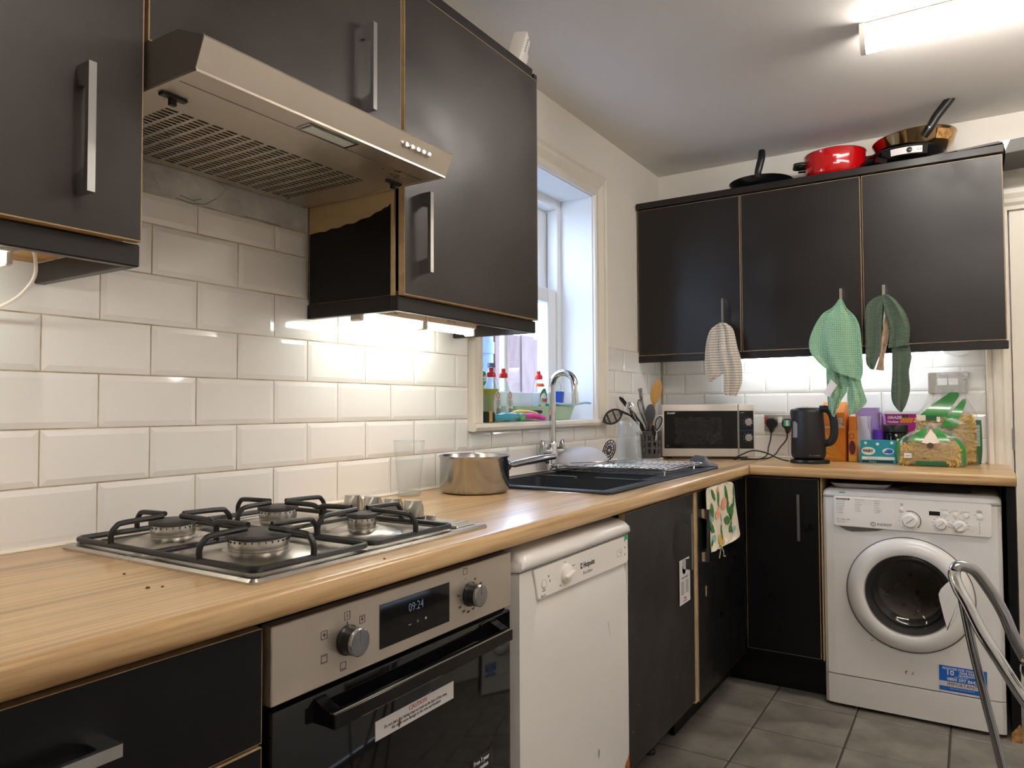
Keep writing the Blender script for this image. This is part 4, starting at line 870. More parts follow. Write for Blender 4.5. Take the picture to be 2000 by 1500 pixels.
part('control_dial', MB().lathe([(.0105, 0), (.010, .005), (.008, .006), (.001, .006)], (kx, ky, ZT+.041), 20, axis='y'), 'black_plastic', t); text('○ ○', .010, (px+.161*math.cos(math.radians(290)), py+.161*math.sin(math.radians(290))-.003, ZT+.039), m='print_black', parent=t, **BX, sx=.8)
mb = MB(); mb.tube(cat_pts([(px-.12, py-.07, ZT+.045), (px-.145, py-.075, ZT+.032), (px-.165, py-.07, ZT+.022)], 5), [.022]*3+[.026]*3+[.03]*3+[.024]*2, 12, flat=.6); part('side_handle', mb, 'black_gloss', t)
mb = MB(); mb.tube([(px-.07, py-.135, ZT+.012), (px-.105, py-.15, ZT+.020)], .018, 10); part('foot', mb, 'black_gloss', t)
t = thing('steel_wok', 'worn steel wok with black handle resting in the electric pan', 'pan', (1.21, 2.86, ZT+.07))
mb = MB(); mb.X = rot_about((1.205, 2.86, ZT+.07), 'Y', -.05); wx, wy = 1.205, 2.862
mb.lathe([(.001, .026), (.07, .030), (.115, .050), (.142, .082), (.157, .122), (.160, .126), (.1585, .128), (.155, .124), (.139, .085), (.112, .054), (.068, .034), (.001, .030)], (wx, wy, ZT), 64, caps=False); part('wok_body', mb, 'wok_steel', t, 60)
mb2 = MB(); mb2.X = mb.X; mb2.grid(lambda u, v: (wx+(.1395+.0165*v+.0022)*math.cos(-.95+.62*u), wy+(.1395+.0165*v+.0022)*math.sin(-.95+.62*u), ZT+.078+.036*v), 12, 4); part('burn_mark', mb2, 'burn_mark', t, 60, label='brown burnt-on grease')
hb0 = Vector((1.268, 2.718, ZT+.118)); mb = MB()
hp = cat_pts([hb0+Vector((-.022, .004, -.030)), hb0, hb0+Vector((.022, .004, .040)), hb0+Vector((.052, .010, .080)), hb0+Vector((.074, .014, .110)), hb0+Vector((.080, .015, .119))], 5)
n = len(hp); mb.tube(hp, [.014+.005*min(1, 2.5*k/n) for k in range(n-3)]+[.018, .014, .007], 12, flat=.95); part('handle', mb, 'black_plastic', t); part('rivet', MB().lathe([(.004, 0), (.001, .001)], tuple(hb0+Vector((-.002, -.0155, .0))), 10, axis='y'), 'chrome', t)
# grey boards at the right end
t = thing('grey_boards', 'flat grey boards sticking out past the back cabinets over the door', 'board', (1.5, 2.8, ZT))
mb = MB(); mb.X = rot_about((1.1, 2.8, ZT), 'Y', -.055); mb.box(1.105, 1.50, 2.745, 2.99, ZT+.001, ZT+.004); part('thin_board', mb, 'grey_card', t, 0)
mb = MB(); mb.X = rot_about((1.2, 2.8, ZT), 'Y', -.04); mb.box(1.36, 1.92, 2.74, 2.98, ZT+.004, ZT+.009).box(1.515, 1.95, 2.725, 2.98, ZT-.045, ZT+.004, 0, .002, 1); part('grey_sheet', mb, 'grey_card', t, 0)
mb = MB(); mb.X = rot_about((1.2, 2.8, ZT), 'Y', -.04); mb.put([(1.508, 2.722, ZT+.006), (1.535, 2.722, ZT+.006), (1.516, 2.722, ZT-.035)], [(0, 1, 2)]); part('tape', mb, 'sticker_white', t, 0)

# ---- cloths hanging from the handles
def cloth(rows, depth_at, folds, amp, thick, ax='y', seed=0, nu=40, per=10, twist=0):
    """hanging cloth. rows: ((left across, z), (right across, z)) from the top down; pleats run down it and the back follows the front"""
    L = cat_pts([(r[0][0], r[0][1], 0) for r in rows], per); R = cat_pts([(r[1][0], r[1][1], 0) for r in rows], per); rnd = random.Random(seed)
    ph = [rnd.uniform(0, 6.28) for _ in range(5)]; mb = MB(); rings = []; n = len(L)
    def pt(u, k, side):
        a, b = L[k], R[k]; s = k/(n-1); p = a.lerp(b, u); e = math.sqrt(max(0, 1-(2*u-1)**2)); w = (b-a).length
        w0 = folds*2*PI
        pl = amp*(.35+.65*min(1, s*2.5))*(math.sin(w0*u+ph[0]+twist*s*3)+.45*math.sin(w0*1.9*u+ph[1]-s*2)+.3*math.sin(5*s+ph[2]+3*u))
        d = thick*(.25+.75*e)
        off = pl*e if side == 0 else pl*e*.85
        c = depth_at(s)+off+(-d/2 if side == 0 else d/2)
        return (p.x, c, p.y) if ax == 'y' else (c, p.x, p.y)
    def flip(u, v, side):
        k = min(n-1, int(round(v*(n-1)))); q = pt(u, k, side)
        return q
    for side in (0, 1):
        sd = side if ax == 'y' else 1-side
        mb.grid(lambda u, v: flip(u, v, sd), nu, n-1)
    # close the hems
    for u in (0, 1):
        vs = [pt(u, k, 0) for k in range(n)]+[pt(u, k, 1) for k in range(n)]; mb.put(vs, [(k, k+1, n+k+1, n+k) for k in range(n-1)])
    vs = [pt(i/nu, n-1, 0) for i in range(nu+1)]+[pt(i/nu, n-1, 1) for i in range(nu+1)]; mb.put(vs, [(i, i+1, nu+2+i, nu+1+i) for i in range(nu)])
    # metric uv (x across, z down), so that weave sizes are even
    for fi, f in enumerate(mb.f):
        mb.uv[fi] = [((mb.v[i].x if ax == 'y' else mb.v[i].y)+.35*(mb.v[i].y if ax == 'y' else mb.v[i].x), mb.v[i].z) for i in f]
    return mb
T1L = [((0.413, 1.548), (0.431, 1.547)), ((0.379, 1.524), (0.429, 1.521)), ((0.36, 1.474), (0.416, 1.464)), ((0.351, 1.403), (0.422, 1.412)), ((0.351, 1.34), (0.445, 1.351)), ((0.357, 1.307), (0.437, 1.323)), ((0.371, 1.283), (0.383, 1.287))]
T1R = [((0.422, 1.552), (0.45, 1.55)), ((0.422, 1.522), (0.484, 1.518)), ((0.418, 1.447), (0.501, 1.443)), ((0.424, 1.377), (0.516, 1.385)), ((0.438, 1.325), (0.522, 1.334)), ((0.439, 1.272), (0.519, 1.275)), ((0.443, 1.221), (0.496, 1.216))]
T2A = [((0.928, 1.617), (0.94, 1.616)), ((0.904, 1.585), (0.957, 1.576)), ((0.861, 1.556), (0.987, 1.54)), ((0.828, 1.503), (1.004, 1.496)), ((0.808, 1.443), (1.01, 1.433)), ((0.814, 1.395), (1.013, 1.369)), ((0.841, 1.359), (1.013, 1.306)), ((0.869, 1.33), (1.003, 1.273))]
T2B = [((0.87, 1.392), (0.935, 1.389)), ((0.871, 1.295), (0.953, 1.282)), ((0.873, 1.22), (0.949, 1.233)), ((0.876, 1.166), (0.924, 1.187)), ((0.89, 1.129), (0.899, 1.123))]
T2C = [((0.925, 1.388), (1.0, 1.322)), ((0.953, 1.265), (1.004, 1.264)), ((0.95, 1.223), (1.017, 1.213)), ((0.951, 1.17), (1.021, 1.182)), ((0.956, 1.129), (0.984, 1.142))]
T3A = [((1.076, 1.617), (1.098, 1.618)), ((1.049, 1.603), (1.1, 1.59)), ((1.026, 1.565), (1.09, 1.56)), ((1.024, 1.47), (1.083, 1.477)), ((1.023, 1.386), (1.079, 1.394)), ((1.026, 1.343), (1.063, 1.346)), ((1.04, 1.32), (1.052, 1.317))]
T3B = [((1.087, 1.621), (1.111, 1.621)), ((1.09, 1.591), (1.142, 1.591)), ((1.097, 1.545), (1.172, 1.539)), ((1.111, 1.485), (1.185, 1.481)), ((1.107, 1.403), (1.18, 1.411))]
T3C = [((1.117, 1.429), (1.18, 1.417)), ((1.119, 1.361), (1.188, 1.368)), ((1.118, 1.299), (1.178, 1.307)), ((1.113, 1.216), (1.18, 1.236)), ((1.119, 1.179), (1.167, 1.179)), ((1.141, 1.146), (1.15, 1.144))]
T3D = [((1.097, 1.528), (1.113, 1.516)), ((1.08, 1.446), (1.108, 1.444)), ((1.071, 1.363), (1.09, 1.362)), ((1.059, 1.317), (1.089, 1.312))]
t = thing('striped_towel', 'cream tea towel with thin dark stripes on the corner cabinet handle', 'towel', (.435, 2.66, 1.55))
part('fold', cloth(T1L, lambda s: 2.672, 1.6, .008, .014, seed=1), 'cloth_stripe', t, 60); part('fold', cloth(T1R, lambda s: 2.660+.003*s, 2.2, .009, .014, seed=4), 'cloth_stripe', t, 60)
t = thing('light_green_towel', 'light green waffle towel hanging in the middle of the back cabinets', 'towel', (.93, 2.66, 1.61))
part('fold', cloth(T2A, lambda s: 2.650-.006*s, 1.5, .011, .016, seed=2, nu=60), 'cloth_mint', t, 60); part('fold', cloth(T2B, lambda s: 2.668, 1.6, .008, .012, seed=3), 'cloth_mint', t, 60); part('fold', cloth(T2C, lambda s: 2.668, 1.3, .008, .012, seed=8), 'cloth_mint', t, 60)
mb = MB(); mb.put([(.891, 2.648, 1.283), (.915, 2.646, 1.257), (.886, 2.640, 1.206), (.862, 2.644, 1.222), (.891, 2.649, 1.283), (.915, 2.647, 1.257), (.886, 2.641, 1.206), (.862, 2.645, 1.222)], [(0, 1, 2, 3), (4, 7, 6, 5)]); part('care_label', mb, 'sticker_white', t, 0, label='white care label')
t = thing('dark_green_towel', 'dark green ribbed towel on the handle nearest the door', 'towel', (1.09, 2.66, 1.61))
part('fold', cloth(T3A, lambda s: 2.660, 1.3, .008, .022, seed=5), 'cloth_green', t, 60); part('fold', cloth(T3B, lambda s: 2.658, 1.4, .008, .024, seed=6), 'cloth_green', t, 60); part('fold', cloth(T3C, lambda s: 2.668, 1.3, .008, .020, seed=7), 'cloth_green', t, 60)
solo('beige_cloth', cloth(T3D, lambda s: 2.668, 2, .004, .006, seed=9), 'cloth_beige', 'beige patterned cloth caught under the dark green towel', 'cloth', (1.09, 2.67, 1.5), smooth=60)
T4 = [((1.927, 0.884), (2.154, 0.884)), ((1.885, 0.874), (2.224, 0.866)), ((1.881, 0.803), (2.241, 0.788)), ((1.89, 0.73), (2.274, 0.698)), ((1.9, 0.69), (2.264, 0.656)), ((1.905, 0.657), (2.029, 0.662))]
t = thing('floral_towel', 'cream tea towel with painted leaves hanging from the sink unit', 'towel', (.61, 2.1, .88))
mb_t4 = cloth(T4, lambda s: .594+.012*s, 3, .006, .006, ax='x', seed=11, nu=60); part('cloth', mb_t4, 'cloth_cream', t, 60)
rnd = random.Random(4)
def on_t4(y, z):
    best = min((v for v in mb_t4.v), key=lambda v: (v.y-y)**2+(v.z-z)**2-(.00002*(v.x-.55)/.05)); near = [v.x for v in mb_t4.v if abs(v.y-y) < .012 and abs(v.z-z) < .012]; return (max(near) if near else best.x)
def blob(parent, y, z, a, b, ang, m, name, nn=10, leaf=True):
    P = []
    for k in range(nn):
        th = 2*PI*k/nn; u = a*math.cos(th); w = b*math.sin(th)*(1-.45*abs(math.cos(th))**3 if leaf else 1); P.append((y+u*math.cos(ang)-w*math.sin(ang), z+u*math.sin(ang)+w*math.cos(ang)))
    vs = [(on_t4(*p)+.0012, p[0], p[1]) for p in P]+[(on_t4(y, z)+.0014, y, z)]
    part(name, MB().put(vs, [(k, (k+1) % nn, nn) for k in range(nn)]), m, parent, 0)
for (y, z, a, b, ang, m) in ((2.12, .79, .035, .02, 2.2, 'leaf_print'), (2.17, .76, .042, .022, 1.2, 'leaf_print'), (2.10, .745, .035, .017, 2.9, 'leaf_print'), (2.15, .715, .035, .018, .3, 'leaf_print'), (2.10, .835, .045, .014, 1.9, 'leaf_print'), (1.93, .80, .030, .014, 1.8, 'leaf_print'), (1.92, .745, .035, .013, 2.4, 'leaf_print'),
    (1.99, .84, .032, .013, 1.4, 'leaf_print'), (2.03, .77, .045, .008, 1.6, 'leaf_print'), (2.02, .71, .035, .010, 1.9, 'leaf_print'), (2.21, .84, .028, .010, 1.7, 'leaf_print'), (1.92, .69, .025, .008, .4, 'leaf_print'), (2.20, .80, .025, .010, 1.2, 'leaf_print'), (1.945, .855, .028, .010, 2.2, 'leaf_print')): blob(t, y, z, a, b, ang, m, 'leaf')
for (y, z, a, b, m) in ((2.07, .81, .028, .024, 'peach_print'), (1.985, .785, .028, .02, 'peach_print'), (2.04, .69, .018, .022, 'peach_print'), (1.94, .70, .018, .014, 'teal_print'), (2.19, .695, .026, .012, 'teal_print'), (2.0, .685, .018, .024, 'mustard_print'), (1.99, .87, .018, .008, 'peach_print'), (1.93, .77, .016, .01, 'teal_print')): blob(t, y, z, a, b, .4, m, 'flower', leaf=False)
part('tassel', MB().tube(cat_pts([(.606, 2.02, .662), (.612, 2.03, .64), (.606, 2.05, .622), (.608, 2.065, .618)], 5), .002, 6).tube([(.606, 2.02, .660), (.604, 2.005, .62)], .0015, 5), 'cloth_cream', t)

# ================================================================== sink
sk = thing('kitchen_sink', 'black composite one-and-a-half bowl sink with drainer', 'sink', (.3, 1.7, WT))
SX0, SX1, SY0, SY1 = .048, .542, 1.205, 2.225; zr = .9335
A = (.088, .500, 1.252, 1.585); B_ = (.088, .470, 1.612, 1.775)
mb = MB()
mb.box(SX0+.004, A[0], SY0+.004, SY1-.004, WT+.0003, .9325).box(A[1], SX1-.004, SY0+.004, SY1-.004, WT+.0003, .9325).box(A[0], A[1], SY0+.004, A[2], WT+.0003, .9325).box(A[0], A[1], B_[3], SY1-.004, WT+.0003, .9295)
mb.box(B_[1], A[1], A[3], B_[3], WT+.0003, .9325)
part('deck', mb, 'composite', sk, 0)
mb = MB(); ring_tube(mb, rrect(SX0+.004, SX1-.004, SY0+.004, SY1-.004, .010, .9312), .0040); part('rim', mb, 'composite', sk)
mb = MB(); mb.box(SX0-.001, SX1+.001, SY0-.001, SY1+.001, WT+.0001, WT+.0012); mb = MB()
ring_tube(mb, rrect(SX0-.001, SX1+.001, SY0-.001, SY1+.001, .012, WT+.0010), .0012, 6); part('edge_clip', mb, 'chrome_worn', sk, label='thin bright edge strip')
def bowl(b, zb, lab):
    mb = MB(); w = .006
    r1 = rrect(b[0], b[1], b[2], b[3], .02, .926); r2 = rrect(b[0]+.012, b[1]-.012, b[2]+.012, b[3]-.012, .03, zb+.02); r3 = rrect(b[0]+.035, b[1]-.035, b[2]+.035, b[3]-.035, .03, zb)
    mb.loft([r1, r2, r3], caps=False); mb.put(r3, [list(range(len(r3)))]); p = part('bowl', mb, 'composite', sk, 30)
    part('waste', MB().lathe([(.04, .001), (.036, .003), (.001, .0)], ((b[0]+b[1])/2, (b[2]+b[3])/2, zb+.0005), 24), 'chrome_worn', p)
bowl(A, .745, 'main'); bowl(B_, .80, 'half')
def divider(y0, y1, x0, x1, xn, wn=.038, dn=.024):
    P = [(x0, .90), (x1, .90), (x1, .9315)]+[(xn+wn+.016, .9315)]+[(xn+wn*math.cos(PI*k/10), .9315-dn*math.sin(PI*k/10)) for k in range(11)]+[(xn-wn-.016, .9315), (x0, .9315)]
    part('divider', MB().prism(P, 'y', y0, y1), 'composite', sk, 20)
divider(1.587, 1.610, .084, .474, .270); divider(1.777, 1.800, .084, .474, .272)
mb = MB()
for k in range(11): mb.box(.10+k*.036, .106+k*.036, 1.84, 2.17, .9290, .9325, 0, .001, 1)
part('drainer_rib', mb, 'composite', sk, 30)
# lever tap
tp_ = thing('kitchen_tap', 'chrome swan-neck tap with two levers behind the sink', 'tap', (.062, 1.745, .9335)); TX, TY = .062, 1.742
part('body', MB().lathe([(.024, 0), (.024, .006), (.0195, .012), (.0185, .10), (.016, .108), (.013, .112)], (TX, TY, .9325), 28), 'chrome', tp_)
arcp = [(TX, TY, 1.03), (TX, TY, 1.10), (TX, TY, 1.20)]+[(TX+.052-.052*math.cos(a), TY-.006*a, 1.245+.052*math.sin(a)) for a in [PI*k/10 for k in range(11)]]+[(TX+.106, TY-.02, 1.215), (TX+.108, TY-.021, 1.186)]
sx_ = [TX]; part('spout', MB().tube(cat_pts(arcp, 3), .0125, 18), 'chrome', tp_); part('nozzle', MB().tube([(TX+.108, TY-.021, 1.192), (TX+.1085, TY-.021, 1.180)], .0138, 18), 'chrome', tp_)
for s_ in (-1, 1):
    d_ = Vector((.3*s_, 1.0*s_, 0)).normalized(); q = Vector((TX, TY, 1.008))
    lv = part('lever', MB().tube([q+d_*.012, q+d_*.046], .0135, 16), 'chrome', tp_); mb = MB(); n_ = Vector((-d_.y, d_.x, 0)); e = q+d_*.050
    k3 = .72; outl = [(-.019, -.012), (-.012, -.019), (.006, -.020), (.019, -.010), (.017, .012), (.010, .035), (.003, .052), (-.004, .055), (-.010, .048), (-.017, .02)]
    mb.loft([[e+d_*dd+n_*(a*k2*k3)+Vector((0, 0, b*k2*k3)) for a, b in outl] for dd, k2 in ((-.008, .92), (-.005, 1), (.004, 1), (.006, .93))]); part('lever_blade', mb, 'chrome_worn', lv, 40)
# wire rack over the drainer
rk = thing('wire_rack', 'chrome wire cooling rack lying over the drainer', 'rack', (.28, 1.88, .94)); RX0, RX1, RY0, RY1, rz = .055, .528, 1.705, 2.075, .957
mb = MB(); ring_tube(mb, rrect(RX0, RX1, RY0, RY1, .015, rz), .0024); part('frame', mb, 'chrome', rk)
rod = None
for k in range(21):
    x = RX0+.018+k*(RX1-RX0-.036)/20
    if rod is None: rod = part('rod', MB().tube([(x, RY0, rz+.0028), (x, RY1, rz+.0028)], .0016, 6), 'chrome', rk); rx = x
    else: share(rod, rk, (x-rx, 0, 0))
for y in (RY0+.11, RY1-.11): part('cross_wire', MB().tube([(RX0, y, rz-.001), (RX1, y, rz-.001)], .002, 6), 'chrome', rk)
for x in (RX0+.03, RX1-.03):
    for y in (RY0+.03, RY1-.03): part('leg', MB().tube([(x, y-.012, rz), (x, y-.006, .9345), (x, y+.006, .9345), (x, y+.012, rz)], .0018, 6), 'chrome', rk)
gl = thing('tumbler', 'wet upturned tumbler standing on the wire rack', 'glass', (.395, 1.765, .962)); gx, gy, gz = .366, 1.752, .9628
mb = MB(); mb.lathe([(.0435, 0), (.0445, .002), (.0365, .150), (.033, .156), (.001, .156)], (gx, gy, gz), 40, caps=False).lathe([(.0415, .002), (.034, .140), (.001, .143)], (gx, gy, gz), 40, caps=False); part('glass_wall', mb, 'wet_glass', gl, 50)
part('rim', MB().lathe([(.0415, 0), (.0445, 0), (.0447, .002), (.0413, .002), (.0415, 0)], (gx, gy, gz), 40, caps=False), 'wet_glass', gl); 
# pot lid / bowl drying and the black masher
lb = thing('white_bowl', 'white plastic bowl drying upside down by the tap', 'bowl', (.17, 1.83, .962))
mb = MB(); mb.X = Matrix.Translation((.135, 1.83, .970)) @ Matrix.Rotation(math.radians(12), 4, 'X') @ Matrix.Rotation(math.radians(6), 4, 'Y') @ Matrix.Scale(.86, 4)
mb.lathe([(.118, 0), (.119, .003), (.110, .018), (.088, .036), (.055, .046), (.001, .050)], (0, 0, 0), 48, caps=False).lathe([(.116, .001), (.105, .016), (.08, .033), (.001, .045)], (0, 0, 0), 48, caps=False); part('shell', mb, 'tray_white', lb, 60)
ms = thing('masher', 'black potato masher with a round web-like head by the tumbler', 'masher', (.22, 1.95, .98))
mb = MB(); c = Vector((.196, 1.950, 1.002)); ax1 = Vector((.80, -.45, .1)).normalized(); ax2 = Vector((.15, .10, .98)).normalized(); R = .040
for rr in (R, R*.72, R*.40): mb.tube([c+ax1*rr*math.cos(2*PI*k/24)+ax2*rr*math.sin(2*PI*k/24) for k in range(25)], .0022, 6)
for k in range(12):
    a = 2*PI*k/12; mb.tube([c+(ax1*math.cos(a)+ax2*math.sin(a))*R*.15, c+(ax1*math.cos(a)+ax2*math.sin(a))*R], .0016, 5)
part('web_head', mb, 'black_plastic', ms); part('handle', MB().tube(cat_pts([c-ax2*.036, c+Vector((-.05, -.06, -.034)), c+Vector((-.11, -.15, -.036)), c+Vector((-.15, -.23, -.036))], 5), .006, 8), 'black_plastic', ms)
mb = MB(); solo('steel_fish_slice', mb.tube(cat_pts([(.30, 1.90, .972), (.24, 1.78, .970), (.16, 1.70, .968)], 5), .0035, 8, flat=.6).box(.27, .33, 1.89, 1.96, .966, .968, 0), 'chrome_worn', 'steel fish slice lying on the wire rack near the masher', 'utensil', (.28, 1.9, .965))
solo('black_scoop', MB().loft([[(x+.435, y+2.16, .9335+z) for x, y, z in r] for r in ([(0, 0, 0), (.055, .02, 0), (.055, .02, .002), (0, 0, .002)], [(-.008, .04, .0), (.065, .06, .0), (.052, .06, .032), (.004, .045, .036)], [(-.012, .075, .0), (.078, .09, .0), (.048, .085, .036), (.010, .075, .042)], [(-.012, .11, .0), (.09, .12, .0), (.05, .11, .018), (.010, .10, .02)])]), 'grey_plastic', 'dark plastic scoop lying at the back of the drainer', 'utensil', (.47, 2.2, .934), smooth=30)

# ---- pot and glass on the worktop by the hob
pt_ = thing('saucepan', 'stainless steel saucepan with long handle left of the sink', 'saucepan', (.172, 1.092, WT)); px, py = .166, 1.092
mb = MB(); mb.lathe([(.001, 0), (.090, 0), (.097, .004), (.1005, .013), (.1005, .098), (.103, .103), (.104, .105), (.102, .106), (.099, .1035), (.0985, .014), (.092, .006), (.001, .005)], (px, py, WT+.0008), 64, caps=False); part('pan_wall', mb, 'chrome_worn', pt_, 50)
hd_ = Vector((.50, .866, 0)); b = Vector((px, py, WT+.072))+hd_*.100
mb = MB(); mb.tube(cat_pts([b, b+hd_*.03+Vector((0, 0, .003)), b+hd_*.08+Vector((0, 0, .010)), b+hd_*.14+Vector((0, 0, .018)), b+hd_*.175+Vector((0, 0, .022))], 6), [.011]*6+[.0135]*6+[.0145]*6+[.0125]*6+[.006], 16, flat=.75); part('handle', mb, 'chrome_worn', pt_)
mb = MB(); mb.tube([b-hd_*.001+Vector((0, 0, -.0)), b+hd_*.014], [.024, .013], 18); part('handle_collar', mb, 'chrome_worn', pt_)
tg_ = thing('tall_glass', 'empty tall clear glass on the worktop between hob and saucepan', 'glass', (.055, .93, WT)); gx, gy, gz = .062, .925, WT+.0008
mb = MB(); mb.lathe([(.001, 0), (.030, 0), (.0315, .004), (.0435, .150), (.0425, .151), (.0300, .012), (.001, .010)], (gx, gy, gz), 48, caps=False); part('glass_wall', mb, 'clear_glass', tg_, 50)
part('rim', MB().tube([(gx+.043*math.cos(2*PI*k/40), gy+.043*math.sin(2*PI*k/40), gz+.151) for k in range(41)], .0008, 5), 'wet_glass', tg_); part('thick_base', MB().lathe([(.029, .001), (.031, .005), (.0305, .012), (.001, .012)], (gx, gy, gz), 32), 'wet_glass', tg_)
mb = MB()
for x, y, r in ((.33, -.03, .0022), (.44, -.06, .0030), (.45, -.045, .002), (.25, -.22, .003), (.5, .25, .002)): mb.lathe([(r, 0), (r*.9, r*.7), (.0002, r)], (x if x < .49 else .585, y, WT), 8)
solo('crumbs', mb, 'brown', 'scattered brown crumbs on the worktop by the hob', 'crumbs', (.4, -.05, WT), kind='stuff')

# ================================================================== things on the back worktop
mw = thing('microwave', 'silver microwave with black door in the corner of the worktop', 'microwave', (.113, 2.73, WT)); MX0, MX1, MY, MZ0, MZ1 = .113, .551, 2.730, .937, 1.181
part('case', MB().box(MX0, MX1, MY+.012, 3.0, MZ0, MZ1-.001, 0, .004, 2), 'alu', mw); 
dm = part('door', MB().box(MX0, .4745, MY, MY+.014, MZ0, MZ1, 0, .005, 2), 'white_trim', mw, label='silver grey door frame'); dm.data.materials[0] = MATS['microwave_silver'] if 'microwave_silver' in MATS else mat('microwave_silver', '#c9c2ba', .35, metal=.3)
part('control_panel', MB().box(.4765, MX1, MY, MY+.014, MZ0, MZ1, 0, .005, 2), 'microwave_silver', mw)
part('door_glass', MB().box(.124, .4715, MY-.0012, MY+.001, .975, 1.150), 'black_gloss', dm, 0); part('window_mesh', MB().box(.172, .398, MY-.0018, MY-.001, .995, 1.121), 'grey_plastic', dm, 0, label='darker see-through window')
for o in dm.children:
    if o.name.startswith('window_mesh'): o.data.materials[0] = mat('mesh_dark', '#232324', .18, var=.5, vscale=30)
pb = part('knob_plate', MB().box(.4795, .546, MY-.0012, MY+.001, .975, 1.150), 'black_gloss', mw, 0)
text('SHARP', .0105, (.138, MY-.0016, 1.1395), m='print_silver', parent=dm, align='LEFT', **BX, bold=.0004, sx=1.25); text('25L', .009, (.135, MY-.0016, .986), m='print_grey', parent=dm, align='LEFT', **BX)
text('▪ 800W', .006, (.484, MY-.0016, 1.1415), m='print_silver', parent=pb, align='LEFT', **BX); part('divider_line', MB().box(.481, .545, MY-.0016, MY-.001, 1.0585, 1.0595), 'print_blue', pb, 0)
for z in (1.098, 1.026):
    k = part('microwave_knob', MB().lathe([(.0175, 0), (.0172, .010), (.0155, .012), (.001, .012)], (.5215, MY-.001, z), 28, axis='y'), 'chrome_worn', mw)
    mb = MB()
    for q in range(9):
        a = math.radians(-60+q*37.5); mb.box(.5215+.0225*math.cos(a)-.002, .5215+.0225*math.cos(a)+.002, MY-.0016, MY-.001, z+.0225*math.sin(a)-.0005, z+.0225*math.sin(a)+.0005)
    part('dial_scale', mb, 'print_silver', pb, 0)
for x in (.15, .51):
    for y in (2.77, 2.96): part('foot', MB().lathe([(.012, 0), (.010, .014)], (x, y, WT), 14), 'black_plastic', mw)
mb = MB()
for r in range(4):
    for c in range(3): mb.box(MX0-.0006, MX0+.001, 2.80+c*.025, 2.812+c*.025, .985+r*.014, .992+r*.014)
part('vent_hole', mb, 'print_black', mw, 0)
mw.location = (.155, 2.629, WT); mw.rotation_euler = (0, 0, math.radians(25)); mw.scale = (.96, .80, 1)
# kettle
kt = thing('kettle', 'matte black electric kettle on its round base by the sockets', 'kettle', (.79, 2.70, WT)); kx, ky = .786, 2.712
part('power_base', MB().lathe([(.080, 0), (.081, .006), (.078, .014), (.066, .017), (.001, .017)], (kx+.005, ky, WT+.0006), 48), 'black_plastic', kt, 40)
mb = MB(); rings = []
for z, r, dx in ((.020, .060, 0), (.024, .066, 0), (.040, .0705, 0), (.10, .0695, 0), (.17, .0655, .0), (.215, .0625, 0), (.228, .0605, 0), (.233, .055, 0)):
    ring = []
    for k in range(48):
        a = 2*PI*k/48; sp_ = max(0, math.cos(a-math.radians(175)))**14*(.012 if z > .19 else 0); ring.append((kx+(r+sp_)*math.cos(a), ky+(r+sp_)*math.sin(a), WT+z-.0))
    rings.append(ring)
mb.loft(rings); part('jug', mb, 'matte_black', kt, 40); part('lid', MB().lathe([(.054, 0), (.050, .005), (.03, .008), (.001, .009)], (kx, ky, WT+.2325), 40), 'matte_black', kt, 40)
part('jug_collar', MB().lathe([(.058, 0), (.060, .004)], (kx, ky, WT+.0175), 40), 'black_gloss', kt)
hp = cat_pts([(kx+.050, ky-.004, WT+.233), (kx+.080, ky-.006, WT+.231), (kx+.100, ky-.008, WT+.205), (kx+.106, ky-.008, WT+.150), (kx+.103, ky-.008, WT+.115), (kx+.090, ky-.006, WT+.092), (kx+.066, ky-.002, WT+.086)], 6)
part('handle', MB().tube(hp, .0135, 14, flat=1.2), 'matte_black', kt); part('lid_button', MB().box(kx+.052, kx+.066, ky-.014, ky+.002, WT+.2445, WT+.249, 0, .0015, 1), 'chrome', kt)
mb = MB(); rings = []
for z in (.075, .085, .17, .18):
    rings.append([(kx+(.0712-.024*z)*math.cos(a)*1.004, ky+(.0712-.024*z)*math.sin(a)*1.004, WT+z) for a in [math.radians(218+k*(3.4 if .08 < z < .175 else 1.4)+(0 if .08 < z < .175 else 3)) for k in range(8)]])
mb.loft(rings, caps=False, closed=False); part('water_window', mb, 'kettle_window', kt, 60, label='grey water level window')
text('1.7L  Cordless', .0085, (kx+.036, ky-.066, WT+.036), m='print_grey', parent=kt, right=(.88, .47, 0), upv=(0, 0, 1))
# sockets, plugs and cords
so = thing('double_socket', 'brushed steel double socket with red switches on the back wall', 'socket', (.61, 3.02, 1.09))
part('plate', MB().box(.531, .680, 3.0135, 3.0205, 1.048, 1.131, 0, .002, 1), 'alu', so); part('rocker_switch', MB().box(.533, .549, 3.0115, 3.0145, 1.085, 1.118), 'print_red', so, 0, label='red rocker switch'); part('rocker_switch', MB().box(.597, .616, 3.0115, 3.0145, 1.092, 1.119), 'white_plastic', so, 0, label='white switch')
def plug(lab, x, z, sticker=False):
    p = thing('plug', lab, 'plug', (x, 3.0, z)); mb = MB()
    o = [(-.026, .004), (-.022, .018), (-.010, .025), (.010, .025), (.022, .018), (.026, .004), (.024, -.012), (.012, -.024), (.006, -.045), (-.006, -.045), (-.012, -.024), (-.024, -.012)]
    mb.loft([[(x+a*s, y, z+b*s) for a, b in o] for y, s in ((3.013, .97), (2.992, 1), (2.984, .86))]); part('plug_body', mb, 'black_plastic', p, 40)
    if sticker: part('plug_label', MB().box(x-.014, x+.016, 2.9815, 2.984, z-.010, z+.018), 'sticker_green', p, 0, label='green and white label'); part('plug_label', MB().box(x-.004, x+.008, 2.981, 2.9816, z-.010, z+.018), 'sticker_white', p, 0)
plug('black plug in the left outlet of the double socket', .568, 1.089); plug('black plug with green label, behind the kettle', .642, 1.086, True)
